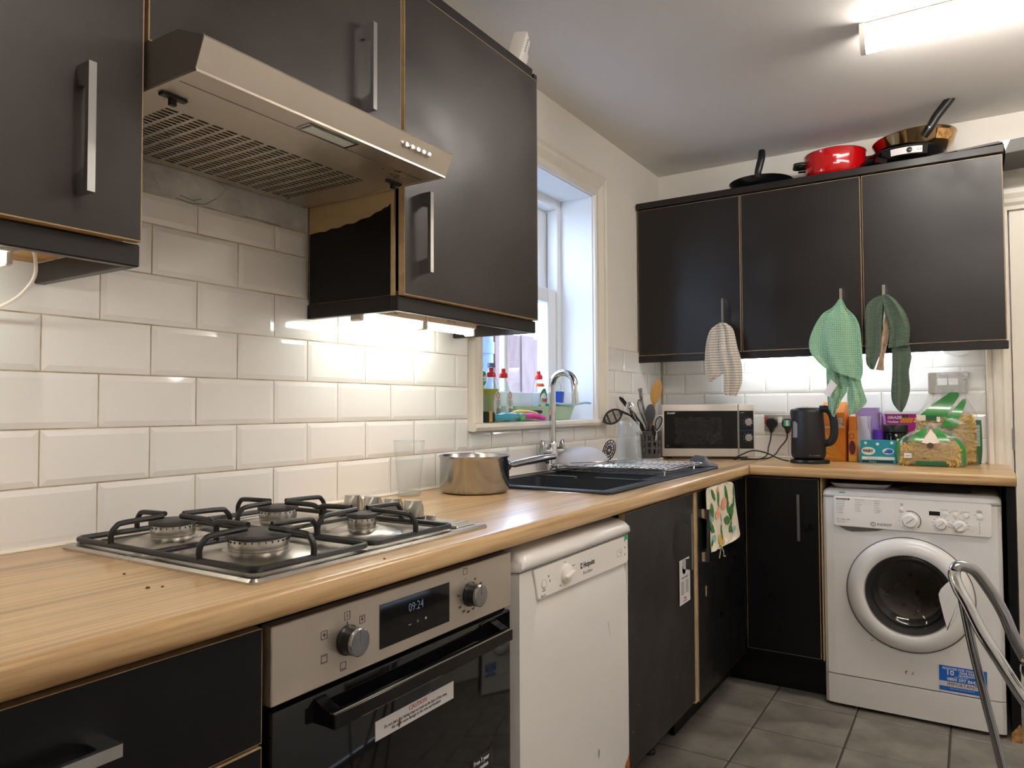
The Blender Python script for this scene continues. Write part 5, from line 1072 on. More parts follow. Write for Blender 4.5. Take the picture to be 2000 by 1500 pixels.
def cord(label, pts, r=.0032, m='black_plastic'):
    solo('cord', MB().tube(cat_pts(pts, 8), r, 8), m, label, 'cable', pts[0])
cord('grey black cord dropping from the left plug to the microwave', [(.568, 2.995, 1.046), (.566, 2.985, 1.01), (.566, 2.94, .975), (.570, 2.90, .945), (.560, 2.83, WT+.0045), (.535, 2.76, WT+.004), (.49, 2.735, WT+.004)])
cord('black cord dropping from the plug behind the kettle', [(.642, 2.995, 1.043), (.638, 2.985, 1.01), (.615, 2.96, .975), (.600, 2.93, .945), (.58, 2.88, WT+.004), (.56, 2.82, WT+.004)])
cord('black kettle cord arching in front of the microwave', [(.708, 2.700, WT+.006), (.670, 2.690, .940), (.610, 2.690, .965), (.555, 2.690, .972), (.500, 2.690, .950), (.470, 2.700, WT+.005), (.50, 2.715, WT+.010), (.56, 2.76, WT+.004)])
# packets
bx = thing('orange_box', 'tall orange cardboard box behind the kettle handle', 'box', (.89, 2.90, WT))
Xo = Matrix.Translation((.872, 2.905, WT+.0006)) @ Matrix.Rotation(math.radians(-6), 4, 'Z')
mb = MB(); mb.X = Xo; mb.box(-.052, .044, -.040, .040, 0, .215).loft([[(-.052, -.04, .215), (.044, -.04, .215), (.044, .04, .215), (-.052, .04, .215)], [(-.052, -.002, .262), (.044, -.002, .262), (.044, .002, .262), (-.052, .002, .262)]])
part('carton', mb, 'orange_card', bx, 0)
mb = MB(); mb.X = Xo; mb.box(-.01, .034, -.0406, -.040, .155, .190); part('print_label', mb, 'sticker_white', bx, 0); mb = MB(); mb.X = Xo; mb.box(-.052, .044, -.0404, -.040, .148, .153); part('print_label', mb, 'sticker_white', bx, 0)
mb = MB(); mb.X = Xo
for k in range(5): mb.put([(.0446, -.035, .02), (.0446, .03, .03+k*.036), (.0446, .03, .048+k*.036)], [(0, 1, 2)])
for k in range(5): mb.put([(.04, -.0404, .01), (-.05, -.0404, .02+k*.028), (-.05, -.0404, .034+k*.028)], [(0, 1, 2)])
part('sunray_print', mb, 'yellow_card', bx, 0); text('RED\nLENTIL', .014, (.884, 2.8600, WT+.173), m='print_black', parent=bx, right=(.99, -.1, 0), upv=(0, 0, 1))
dc = thing('date_packet', 'orange packet with a dark wrapped-fruit print beside the orange box', 'packet', (.935, 2.90, WT))
mb = MB(); mb.X = Matrix.Translation((.938, 2.90, WT+.0006)) @ Matrix.Rotation(math.radians(4), 4, 'Z'); mb.box(-.016, .020, -.035, .035, 0, .135, 0, .002, 1).box(-.013, .017, -.03, .03, .134, .20, 0, .002, 1); part('carton', mb, 'orange_card', dc)
mb = MB(); mb.lathe([(.001, 0), (.013, .0), (.013, .0012), (.001, .0012)], (0, 0, 0), 20, axis='y'); mb.v = [Vector((.940+p.x, 2.8648+p.y, WT+.062+p.z*2.4)) for p in mb.v]; part('fruit_print', mb, 'brown_print', dc, 0)
part('ribbon', MB().tube([(.938+.010*math.cos(a), 2.8635, WT+.112+.012*math.sin(a)) for a in [PI*2*k/16 for k in range(17)]], .0012, 5), 'brown_print', dc); part('gold_foot', MB().box(.925, .957, 2.8642, 2.8649, WT+.002, WT+.028), 'yellow_card', dc, 0)
pj = thing('lilac_jug', 'translucent lilac measuring jug behind the teal box', 'jug', (1.01, 2.96, WT)); jx, jy = .992, 2.962
mb = MB(); mb.lathe([(.001, 0), (.044, 0), (.048, .01), (.050, .232), (.052, .236), (.049, .236), (.046, .012), (.001, .006)], (jx, jy, WT+.0008), 36, caps=False); part('jug_wall', mb, 'lilac', pj, 50); part('handle', MB().tube(cat_pts([(jx+.052, jy-.012, WT+.215), (jx+.066, jy-.016, WT+.20), (jx+.068, jy-.016, WT+.14), (jx+.050, jy-.012, WT+.115)], 6), .006, 8), 'lilac', pj)
mb = MB()
for k in range(7): mb.box(jx-.02, jx-.004+(k % 2)*.006, jy-.0565, jy-.0545, WT+.12+k*.014, WT+.1212+k*.014)
part('scale_mark', mb, 'purple', pj, 0)
def bag(rows, yc, dep, nu=32, pinch=()):
    """pillow bag: rows of (z, x0, x1, depth factor)"""
    mb = MB(); rings = []
    for i, (z, a, b, d) in enumerate(rows):
        ring = []
        for k in range(nu):
            t_ = 2*PI*k/nu; c_, s_ = math.cos(t_), math.sin(t_); e = .62
            x = (a+b)/2+(b-a)/2*math.copysign(abs(c_)**e, c_); y = yc+dep*d*math.copysign(abs(s_)**e, s_)
            w = .0035*math.sin(5*t_+i*1.7)*(1 if i > 2 else .4); ring.append((x+w, y+w, z))
        rings.append(ring)
    mb.loft(rings); return mb
rb = thing('rice_bag', 'frosted plastic bag of rice between orange packet and teal box', 'bag', (.975, 2.90, WT))
part('film', bag([(WT+.001, .955, 1.012, .8), (WT+.02, .950, 1.016, 1), (WT+.08, .950, 1.018, 1), (WT+.12, .955, 1.012, .8), (WT+.17, .962, 1.006, .5), (WT+.20, .958, 1.012, .2)], 2.898, .026), 'bag_frost', rb, 60); part('rice', bag([(WT+.003, .958, 1.009, .7), (WT+.02, .954, 1.012, .9), (WT+.07, .954, 1.014, .9), (WT+.085, .958, 1.008, .6)], 2.898, .026), 'rice', rb, 60)
pu = thing('purple_tub', 'small shiny purple tub behind the teal box', 'tub', (1.045, 2.90, WT)); part('tub_wall', MB().lathe([(.018, 0), (.020, .004), (.022, .125), (.0225, .130), (.001, .130)], (1.043, 2.895, WT+.0006), 28), 'purple', pu, 40); part('lid', MB().lathe([(.0235, 0), (.0235, .012), (.001, .013)], (1.043, 2.895, WT+.1306), 28), 'purple', pu, 40)
gb = thing('pink_box', 'bright pink snack box behind the black jar', 'box', (1.11, 2.97, WT))
part('carton', MB().box(1.048, 1.182, 2.955, 2.995, WT+.0006, 1.134), 'pink_card', gb, 0); part('top_flap', MB().box(1.046, 1.184, 2.953, 2.997, 1.1342, 1.139), 'print_white', gb, 0)
text('GRAZE', .016, (1.100, 2.9544, 1.118), m='print_white', parent=gb, **BX, bold=.0007, sx=1.1); text('Nutbar', .015, (1.094, 2.9544, 1.100), m='print_white', parent=gb, **BX, bold=.0004)
part('print_bar', MB().box(1.131, 1.152, 2.9542, 2.955, 1.119, 1.130), 'print_black', gb, 0); text('£10', .008, (1.1415, 2.9538, 1.1245), m='mustard_print', parent=gb, **BX)
mb = MB()
for k in range(4): mb.put([(1.118+k*.012, 2.9545, 1.098), (1.128+k*.012, 2.9545, 1.094), (1.142+k*.011, 2.9545, 1.116), (1.132+k*.011, 2.9545, 1.118)], [(0, 1, 2, 3)])
part('snack_print', mb, 'orange_print', gb, 0)
bj = thing('black_jar', 'black plastic jar with ridged lid between teal box and pasta', 'jar', (1.10, 2.89, WT)); part('jar_wall', MB().lathe([(.043, 0), (.046, .004), (.046, .125), (.042, .132), (.001, .132)], (1.108, 2.895, WT+.0006), 40), 'black_gloss', bj, 40); part('lid', MB().lathe([(.0485, 0), (.0485, .028), (.046, .031), (.001, .031)], (1.108, 2.895, WT+.133), 40), 'black_plastic', bj, 40)
part('jar_label', MB().box(1.108, 1.136, 2.8495, 2.851, WT+.085, WT+.105), 'label_white', bj, 0)
fb = thing('teal_box', 'teal cardboard box of dishwasher capsules in front of the jar', 'box', (1.045, 2.84, WT))
Xf = Matrix.Translation((1.045, 2.812, WT+.0006)) @ Matrix.Rotation(math.radians(1), 4, 'Z')
mb = MB(); mb.X = Xf; mb.box(-.066, .068, 0, .055, 0, .098); part('carton', mb, 'teal_card', fb, 0)
mb = MB(); mb.X = Xf; mb.box(-.061, .064, -.0006, 0, .016, .028); part('print_band', mb, 'label_white', fb, 0); mb = MB(); mb.X = Xf; mb.box(-.061, .058, -.0006, 0, .003, .012); part('print_band', mb, 'print_black', fb, 0)
mb = MB(); mb.X = Xf
def disc(mb, x, z, a, b, y=-.0008, n=20): mb.put([(x+a*math.cos(2*PI*k/n), y, z+b*math.sin(2*PI*k/n)) for k in range(n)], [list(range(n))])
disc(mb, -.036, .052, .027, .017); disc(mb, .040, .052, .022, .013, -.0007); 
for x, z, r in ((-.046, .086, .006), (0, .082, .006), (.054, .088, .006)): disc(mb, x, z, r, r)
part('print_glow', mb, 'label_white', fb, 0); mb = MB(); mb.X = Xf; disc(mb, .044, .052, .014, .0095, -.0011); disc(mb, .030, .048, .007, .004, -.0011); part('capsule_print', mb, 'blue_swirl', fb, 0)
text('FAIRY', .0175, (1.045-.036, 2.8088, WT+.053), m='print_black', parent=fb, **BX, bold=.0005, sx=.85); text('all in one 54 g', .007, (1.045-.02, 2.8098, WT+.022), m='print_grey', parent=fb, **BX)
text('Washing up', .006, (1.045-.02, 2.8098, WT+.0075), m='print_white', parent=fb, **BX)

# fusilli, one twisted three-vane spiral reused for every piece
def fusilli(mb, M_, L=.034, r=.0050, turns=2.2, n=12):
    for q in range(3):
        vs = []; 
        for i in range(n+1):
            a = q*2*PI/3+turns*2*PI*i/n; x = (i/n-.5)*L; vs += [M_ @ Vector((x, .0008*math.cos(a), .0008*math.sin(a))), M_ @ Vector((x, r*math.cos(a), r*math.sin(a))), M_ @ Vector((x, r*.8*math.cos(a+.5), r*.8*math.sin(a+.5)))]
        mb.put(vs, [f for i in range(n) for f in ((3*i, 3*i+1, 3*i+4, 3*i+3), (3*i+1, 3*i+2, 3*i+5, 3*i+4))])
def pasta_fill(parent, x0, x1, y0, z0, z1, n, seed, top=None):
    rnd = random.Random(seed); mb = MB()
    for i in range(n):
        x = rnd.uniform(x0, x1); z = rnd.uniform(z0, z1); lim = top((x-x0)/(x1-x0)) if top else z1
        if z > lim: z = rnd.uniform(z0, lim)
        y = y0+rnd.uniform(0, .022)
        M_ = Matrix.Translation((x, y, z)) @ Matrix.Rotation(rnd.gauss(0, .9), 4, 'Y') @ Matrix.Rotation(rnd.gauss(0, .35), 4, 'Z') @ Matrix.Rotation(rnd.uniform(0, 6), 4, 'X')
        fusilli(mb, M_)
    return part('fusilli', mb, 'pasta', parent, 0, kind='stuff')
b1 = thing('pasta_bag', 'open bag of fusilli pasta, front one, twisted shut over the pasta', 'bag', (1.245, 2.79, WT))
pasta_fill(b1, 1.146, 1.338, 2.748, WT+.012, WT+.112, 520, 1, lambda u: WT+.075+.040*math.sin(PI*u))
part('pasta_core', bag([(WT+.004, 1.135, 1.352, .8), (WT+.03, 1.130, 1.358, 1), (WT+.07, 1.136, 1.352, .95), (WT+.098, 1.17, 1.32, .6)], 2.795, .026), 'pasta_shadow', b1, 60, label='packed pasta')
part('film', bag([(WT+.0008, 1.122, 1.364, .8), (WT+.012, 1.118, 1.368, 1), (WT+.05, 1.119, 1.368, 1.12), (WT+.085, 1.124, 1.362, 1.12), (WT+.115, 1.142, 1.352, .95), (WT+.138, 1.175, 1.325, .62), (WT+.150, 1.215, 1.285, .3), (WT+.157, 1.233, 1.268, .2), (WT+.164, 1.228, 1.275, .25), (WT+.172, 1.215, 1.292, .2)], 2.792, .048, 40), 'bag_film', b1, 60, label='clear crinkled film')
def strip(parent, pts, w, m, name, ax=(1, 0, 0), label=None):
    """printed band on the film: a ribbon a hair in front of it"""
    mb = MB(); P = cat_pts(pts, 5); A = Vector(ax); n = len(P); W = w if isinstance(w, (list, tuple)) else (w, w)
    vs = []
    for k, p in enumerate(P):
        ww = W[0]+(W[1]-W[0])*k/(n-1); vs += [p-A*ww/2, p+A*ww/2]
    mb.put(vs, [(2*k, 2*k+1, 2*k+3, 2*k+2) for k in range(n-1)]); part(name, mb, m, parent, 60, label)
strip(b1, [(1.130, 2.775, WT+.003), (1.124, 2.765, WT+.05), (1.128, 2.765, WT+.095), (1.150, 2.768, WT+.118), (1.185, 2.772, WT+.138)], .012, 'bag_green', 'green_edge'); strip(b1, [(1.352, 2.765, WT+.003), (1.357, 2.752, WT+.05), (1.348, 2.752, WT+.09), (1.320, 2.756, WT+.12), (1.285, 2.765, WT+.142)], (.020, .012), 'bag_green', 'green_edge')
part('green_base', MB().box(1.190, 1.297, 2.7360, 2.7372, WT+.004, WT+.021), 'bag_green_dark', b1, 0)
strip(b1, [(1.225, 2.757, WT+.152), (1.205, 2.745, WT+.125), (1.188, 2.738, WT+.100)], (.018, .062), 'bag_green', 'green_print'); strip(b1, [(1.262, 2.757, WT+.152), (1.280, 2.745, WT+.125), (1.292, 2.738, WT+.100)], (.018, .046), 'bag_green', 'green_print')
mb = MB(); mb.put([(1.245, 2.742, WT+.150), (1.262, 2.738, WT+.128), (1.276, 2.7345, WT+.096), (1.240, 2.7335, WT+.090), (1.212, 2.7345, WT+.096), (1.230, 2.738, WT+.125)], [(0, 5, 4, 3), (0, 3, 2, 1)]); part('cream_print', mb, 'bag_cream', b1, 0)
mb = MB(); disc(mb, 1.243, WT+.084, .012, .012, 2.7330); part('gold_seal', mb, 'brown', b1, 0); part('price_label', MB().box(1.149, 1.176, 2.7362, 2.7372, WT+.032, WT+.052), 'sticker_white', b1, 0); part('label_print', MB().box(1.153, 1.172, 2.7358, 2.7362, WT+.040, WT+.0425), 'print_grey', b1, 0)
b2 = thing('pasta_bag', 'tall bag of fusilli pasta behind, with loose clear film at its neck', 'bag', (1.30, 2.92, WT))
pasta_fill(b2, 1.33, 1.388, 2.888, WT+.015, WT+.205, 260, 2); pasta_fill(b2, 1.19, 1.30, 2.89, WT+.13, WT+.20, 90, 3)
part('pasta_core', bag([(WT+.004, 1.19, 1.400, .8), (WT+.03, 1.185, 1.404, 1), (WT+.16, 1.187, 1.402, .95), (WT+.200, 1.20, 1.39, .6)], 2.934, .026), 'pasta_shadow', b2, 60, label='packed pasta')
part('film', bag([(WT+.0008, 1.180, 1.410, .8), (WT+.012, 1.176, 1.414, 1), (WT+.10, 1.176, 1.414, 1.1), (WT+.19, 1.182, 1.410, 1.05), (WT+.215, 1.195, 1.400, .8), (WT+.25, 1.225, 1.382, .6), (WT+.285, 1.25, 1.365, .5), (WT+.33, 1.262, 1.365, .42), (WT+.365, 1.268, 1.375, .3), (WT+.385, 1.262, 1.345, .12)], 2.930, .045, 40), 'bag_film', b2, 60, label='clear crinkled film')
strip(b2, [(1.405, 2.905, WT+.004), (1.410, 2.897, WT+.06), (1.410, 2.897, WT+.14), (1.408, 2.900, WT+.185)], .020, 'bag_green_dark', 'green_edge')
strip(b2, [(1.250, 2.884, WT+.195), (1.258, 2.886, WT+.215), (1.290, 2.894, WT+.255), (1.318, 2.902, WT+.285), (1.325, 2.906, WT+.300)], (.115, .030), 'bag_green', 'green_print'); strip(b2, [(1.305, 2.880, WT+.155), (1.318, 2.882, WT+.19), (1.338, 2.888, WT+.225), (1.355, 2.896, WT+.255), (1.362, 2.900, WT+.272)], (.06, .012), 'bag_green', 'green_print')
part('cream_print', MB().box(1.190, 1.222, 2.8815, 2.883, WT+.182, WT+.205).box(1.262, 1.275, 2.8795, 2.881, WT+.178, WT+.198), 'bag_cream', b2, 0)
part('green_print', MB().box(1.222, 1.262, 2.8812, 2.8827, WT+.184, WT+.203), 'bag_green_dark', b2, 0)
mb = MB()
for k in range(16): mb.box(1.401, 1.413, 2.8955, 2.8965, WT+.08+k*.0055, WT+.082+k*.0055)
part('barcode', mb, 'print_white', b2, 0)
# crinkled loose film flares at the neck
mb = MB(); mb.grid(lambda u, v: (1.20+.08*v+.09*u*(.4+.6*v), 2.915-.01*math.sin(9*u+5*v), WT+.215+.16*v+.012*math.sin(11*u)), 10, 8); mb.grid(lambda u, v: (1.34+.07*v*u+.035*u, 2.918+.012*math.sin(10*u+4*v), WT+.24+.09*v-.03*u+.01*math.sin(13*u)), 10, 8); part('loose_film', mb, 'bag_film', b2, 60)
sw = thing('isolator_switch', 'chrome double switch plate on the back wall above the pasta', 'switch', (1.30, 3.02, 1.27)); part('plate', MB().box(1.228, 1.375, 3.0125, 3.0205, 1.222, 1.314, 0, .002, 1), 'chrome', sw); part('rocker', MB().box(1.262, 1.300, 3.0105, 3.0135, 1.258, 1.288, 0, .001, 1), 'white_plastic', sw); part('rocker', MB().box(1.304, 1.340, 3.0105, 3.0135, 1.258, 1.288, 0, .001, 1), 'white_plastic', sw); part('screw', MB().lathe([(.0035, 0), (.001, .001)], (1.366, 3.0125, 1.28), 10, axis='y'), 'print_black', sw)

# utensil caddy in the corner
ct = thing('utensil_caddy', 'dark grey slotted utensil caddy beside the microwave', 'caddy', (.12, 2.545, WT)); cx_, cy_ = .122, 2.545
mb = MB(); n = 28; R0, R1 = .050, .056
zs = [0, .012, .030, .052, .060, .082, .090, .112, .130]
def cring(z, ro): return [(cx_+(ro)*math.cos(2*PI*(k+.5)/n), cy_+(ro)*math.sin(2*PI*(k+.5)/n), WT+.001+z) for k in range(n)]
for i in range(len(zs)-1):
    a, b = cring(zs[i], R0+(R1-R0)*zs[i]/.13), cring(zs[i+1], R0+(R1-R0)*zs[i+1]/.13); slot = i in (2, 4, 6)
    for k in range(n):
        if slot and k % 2 == 0: continue
        mb.put([a[k], a[(k+1) % n], b[(k+1) % n], b[k]], [(0, 1, 2, 3)])
mb.put(cring(0.001, R0), [list(range(n))]); part('basket', mb, 'grey_plastic', ct, 50); part('rim', MB().tube([(cx_+.057*math.cos(2*PI*k/36), cy_+.057*math.sin(2*PI*k/36), WT+.132) for k in range(37)], .0028, 8), 'grey_plastic', ct); part('drip_tray', MB().lathe([(.062, 0), (.066, .008), (.064, .010), (.058, .004), (.001, .003)], (cx_, cy_, WT+.0004), 36), 'tray_white', ct)
def P3(x, y, z): return Vector((x, y, z))
def spoon_head(mb, c, d, w, L, W, bowl=.006, n=16, m=0):
    """flat-ish leaf head: centre c, long axis d, across w"""
    d = d.normalized(); w = (w-d*w.dot(d)).normalized(); nn_ = d.cross(w)
    ring = [[c+d*(L/2*math.cos(2*PI*k/n)*s)+w*(W/2*math.sin(2*PI*k/n)*s)+nn_*off for k in range(n)] for s, off in ((.05, -bowl), (.6, -bowl*.7), (1, 0), (1.0, .0018), (.6, .0018-bowl*.6), (.05, .0018-bowl))]
    mb.loft(ring, m)
base = Vector((cx_, cy_, WT+.03))
# bamboo spoon
sp1 = thing('wooden_spoon', 'pale bamboo spatula standing in the utensil caddy', 'utensil', tuple(base)); hd0 = P3(.178, 2.50, 1.238)
mb = MB(); spoon_head(mb, hd0, Vector((.012, .0, .05)), Vector((.9, .4, 0)), .115, .048, .004); mb.tube(cat_pts([base+Vector((.015, -.01, 0)), P3(.152, 2.515, 1.10), hd0-Vector((.010, 0, .045))], 6), .0062, 8, flat=1.3); part('blade', mb, 'bamboo', sp1, 50)
sl = thing('slotted_turner', 'black slotted turner leaning left out of the utensil caddy', 'utensil', tuple(base)); c0 = P3(-.0, 2.37, 1.108)
# head built as ribs between slots
dd = Vector((-.70, -.42, -.30)).normalized(); dd = Vector((-.034, -.070, -.030)).normalized(); ww = Vector((-.2, -.12, .9)); ww = (ww-dd*ww.dot(dd)).normalized(); c0 = P3(.072, 2.262, 1.128); L_, W_ = .125, .064
nn_ = dd.cross(ww); mb = MB()
def outl(s): return max(.0, (1-abs(s)**2.2))*W_/2
for k in range(24):
    s0, s1 = -1+k/12, -1+(k+1)/12
    for sg in (1, -1):
        a0_, a1_ = outl(s0), outl(s1); b0_, b1_ = max(0, a0_-.008), max(0, a1_-.008)
        q = [c0+dd*s0*L_/2+ww*sg*a0_, c0+dd*s1*L_/2+ww*sg*a1_, c0+dd*s1*L_/2+ww*sg*b1_, c0+dd*s0*L_/2+ww*sg*b0_]; mb.loft([[p-nn_*.001 for p in q], [p+nn_*.001 for p in q]])
for s in (-.72, -.15, .42, .75):
    a_ = outl(s); q = [c0+dd*(s-.055)*L_/2+ww*a_, c0+dd*(s+.055)*L_/2+ww*a_, c0+dd*(s+.055)*L_/2-ww*a_, c0+dd*(s-.055)*L_/2-ww*a_]; mb.loft([[p-nn_*.0011 for p in q], [p+nn_*.0011 for p in q]])
for j in range(-4, 5):
    t_ = j*.0055; ln = math.sqrt(max(0, 1-(abs(t_)/(W_/2))**1.4)); q = [c0+dd*(-ln)*L_/2*.86+ww*(t_-.0012), c0+dd*ln*L_/2*.82+ww*(t_-.0012), c0+dd*ln*L_/2*.82+ww*(t_+.0012), c0+dd*(-ln)*L_/2*.86+ww*(t_+.0012)]; mb.loft([[p-nn_*.001 for p in q], [p+nn_*.001 for p in q]])
part('slotted_head', mb, 'black_plastic', sl, 0); part('handle', MB().tube(cat_pts([base+Vector((.02, .012, 0)), P3(.115, 2.49, 1.065), P3(.088, 2.455, 1.115), P3(.078, 2.435, 1.132), c0-dd*L_/2*.9], 5), .0055, 8), 'black_plastic', sl)
tg1 = thing('tongs', 'broad black-handled tool leaning left in the utensil caddy', 'utensil', tuple(base)); mb = MB(); mb.tube([base+Vector((.02, 0, 0)), P3(.105, 2.49, 1.09), P3(.072, 2.462, 1.15), P3(.035, 2.44, 1.205), P3(.026, 2.435, 1.215)], [.010, .014, .013, .0135, .006], 12, flat=.6); part('handle', mb, 'black_plastic', tg1); part('rivet', MB().lathe([(.005, 0), (.001, .001)], (.098, 2.468, 1.11), 12, axis='y'), 'burnt', tg1)
ld = thing('steel_spoon', 'shiny steel spoon head with an engraved spiral in the utensil caddy', 'utensil', tuple(base)); mb = MB(); spoon_head(mb, P3(.075, 2.445, 1.166), Vector((-.3, -.1, .75)), Vector((.9, .35, .3)), .058, .038, .007); mb.tube([base+Vector((.01, -.012, 0)), P3(.10, 2.475, 1.09), P3(.083, 2.45, 1.143)], .004, 8); part('spoon', mb, 'chrome', ld, 50)
part('spiral_mark', MB().tube([P3(.075, 2.4365, 1.166)+Vector((.012*k/14*math.cos(k*.7), 0, .012*k/14*math.sin(k*.7))) for k in range(15)], .0008, 5), 'print_black', ld)
wk = thing('whisk', 'steel balloon whisk with wires upward in the utensil caddy', 'utensil', tuple(base)); mb = MB(); wb = P3(.133, 2.50, 1.085); wt_ = P3(.104, 2.475, 1.205); axw = (wt_-wb).normalized(); s1_ = axw.cross(Vector((0, 1, 0))).normalized(); s2_ = axw.cross(s1_)
for k in range(6):
    a = PI*k/6; dr1 = s1_*math.cos(a)+s2_*math.sin(a); P_ = []
    for q in range(17):
        t_ = q/16; ang = PI*t_; P_.append(wb+axw*(.125*math.sin(ang)**.75)+dr1*(.024*math.cos(ang)*(.25+.75*math.sin(ang)**.8)))
    mb.tube(P_, .0011, 5)
part('wire_loops', mb, 'chrome_worn', wk); part('handle', MB().tube([base, wb, wb+axw*.012], [.006, .007, .004], 10), 'chrome_worn', wk)
kn = thing('steel_masher_handle', 'steel handled utensil with rounded end, tallest of the metal ones', 'utensil', tuple(base)); part('handle', MB().tube(cat_pts([base+Vector((0, .01, 0)), P3(.118, 2.52, 1.12), P3(.108, 2.50, 1.20), P3(.103, 2.495, 1.245), P3(.102, 2.494, 1.256)], 4), [.006]*9+[.009]*3+[.0115]*3+[.010, .004], 12, flat=.6), 'chrome_worn', kn)
ds = thing('grey_spoon', 'dark grey nylon spoon standing in front in the utensil caddy', 'utensil', tuple(base)); mb = MB(); spoon_head(mb, P3(.158, 2.475, 1.138), Vector((.10, -.05, .9)), Vector((.9, .4, 0)), .090, .046, .006); mb.tube([base+Vector((.012, -.015, 0)), P3(.148, 2.49, 1.098)], .005, 8); part('spoon', mb, 'grey_plastic', ds, 50)
sc_ = thing('scissors', 'black and white handled scissors, handles up, in the utensil caddy', 'scissors', tuple(base)); mb = MB(); c1 = P3(.183, 2.51, 1.095); hx_ = Vector((.86, .42, .05)); hz_ = Vector((.22, .05, .97)); lp = [c1+hx_*(.016*math.cos(2*PI*k/24)*(1+.25*math.sin(2*PI*k/24)))+hz_*(.036*math.sin(2*PI*k/24)) for k in range(25)]
mb.tube(lp, .0042, 8); part('finger_loop', mb, 'scissor_rim', sc_); mb = MB(); mb.tube([p+Vector((.0006, -.0012, 0))*1.0+(c1-p)*.10 for p in lp], .0034, 8); part('loop_liner', mb, 'black_plastic', sc_); part('blade', MB().tube([c1-hz_*.036, base+Vector((.03, -.01, 0))], .004, 6), 'chrome', sc_)
mb = MB(); mb.tube([base+Vector((.02, .01, 0)), P3(.163, 2.505, 1.06), P3(.162, 2.50, 1.085)], [.008, .010, .006], 10); solo('peeler', mb, 'black_plastic', 'short black handle low between the grey spoon and scissors', 'utensil', tuple(base))

# ================================================================== window sill things
ZS = 1.1182
def bottle(t, x, y, z, prof, m, name='bottle', n=32, sq=1.0, part_label=None):
    mb = MB(); mb.lathe(prof, (0, 0, 0), n, caps=False); mb.v = [Vector((x+p.x*sq, y+p.y, z+p.z)) for p in mb.v]; return part(name, mb, m, t, 50, part_label)
soap_prof = [(.001, 0), (.030, 0), (.034, .004), (.0355, .02), (.036, .08), (.033, .105), (.022, .135), (.0145, .152), (.0135, .160), (.001, .160)]
def soap_bottle(lab, x, y, z, fill, fm, front, upside=False):
    t = thing('soap_bottle', lab, 'bottle', (x, y, z)); bottle(t, x, y, z, soap_prof, 'bottle_clear', sq=.72)
    if fill: bottle(t, x, y, z+.001, [(.001, .002), (.029, .002), (.034, .02), (.0345, fill), (.001, fill)], fm, 'liquid', sq=.70)
    bottle(t, x, y, z+.158, [(.001, 0), (.0155, 0), (.0155, .014), (.012, .018), (.008, .020), (.007, .030), (.0085, .033), (.001, .035)], 'red_cap', 'cap'); return t
# squeezy yellow spray bottle with green top, half behind the casing
cf = thing('cleaner_bottle', 'yellow cleaner bottle with green top in the corner of the sill', 'bottle', (-.10, 1.46, ZS)); x, y = -.105, 1.492
bottle(cf, x, y, ZS, [(.001, 0), (.030, 0), (.034, .01), (.034, .12), (.026, .165), (.020, .185), (.001, .186)], 'soap_yellow', sq=.7); bottle(cf, x, y, ZS+.186, [(.001, 0), (.024, 0), (.025, .014), (.022, .026), (.001, .026)], 'orange_label', 'collar', sq=.8)
mb = MB(); mb.tube(cat_pts([(x, y-.010, ZS+.212), (x, y-.004, ZS+.235), (x, y-.006, ZS+.252), (x, y-.022, ZS+.262)], 5), [.022]*5+[.021]*5+[.018]*5+[.008], 14, flat=.7); part('trigger_head', mb, 'green_cap', cf)
mb = MB(); mb.lathe([(.001, 0), (.024, .0), (.024, .0015), (.001, .0015)], (0, 0, 0), 24, axis='x'); mb.v = [Vector((x+.0225+p.x+.0, y+.006+p.y*.8, ZS+.155+p.z*1.1)) for p in mb.v]; part('label_disc', mb, 'green_cap', cf, 0); text('cif', .030, (x+.0265, y+.006, ZS+.155), m='print_white', parent=cf, right=(0, 1, 0), upv=(0, 0, 1), bold=.0012)
cb = thing('clear_bottle', 'plain clear plastic bottle without a label behind the soap bottles', 'bottle', (-.12, 1.60, ZS)); bottle(cb, -.118, 1.602, ZS, [(.001, 0), (.032, 0), (.034, .01), (.034, .13), (.024, .165), (.014, .190), (.0135, .205), (.001, .205)], 'bottle_clear', sq=.9); bottle(cb, -.118, 1.602, ZS+.2, [(.0155, 0), (.0155, .016), (.001, .017)], 'drainpipe', 'cap')
s1 = soap_bottle('soap bottle half full of yellow-green liquid on the sill', -.040, 1.486, ZS, .115, 'soap_green', None)
s2 = soap_bottle('nearly empty clear soap bottle beside the yellow-green one', -.045, 1.572, ZS, .012, 'label_green', None)
for (t, y) in ((s1, 1.492), (s2, 1.578)):
    x = wl(t).x+.0265; mb = MB(); mb.put([(x-abs(a_)*.22, y+a_, ZS+.062+b_) for a_, b_ in [(.023*math.cos(2*PI*k/20), .048*math.sin(2*PI*k/20)) for k in range(20)]], [list(range(20))]); part('back_label', mb, 'label_white', t, 0)
    text('◇', .026, (x+.0015, y-.004, ZS+.092), m='print_red', parent=t, right=(0, 1, 0), upv=(0, 0, 1)); mb = MB()
    for k in range(8): mb.box(x+.0006, x+.0012, y-.012+k*.0032, y-.0105+k*.0032, ZS+.028, ZS+.048)
    for k in range(5): mb.box(x+.0006, x+.0012, y-.014, y+.014, ZS+.058+k*.004, ZS+.0592+k*.004)
    part('label_print', mb, 'print_grey', t, 0)
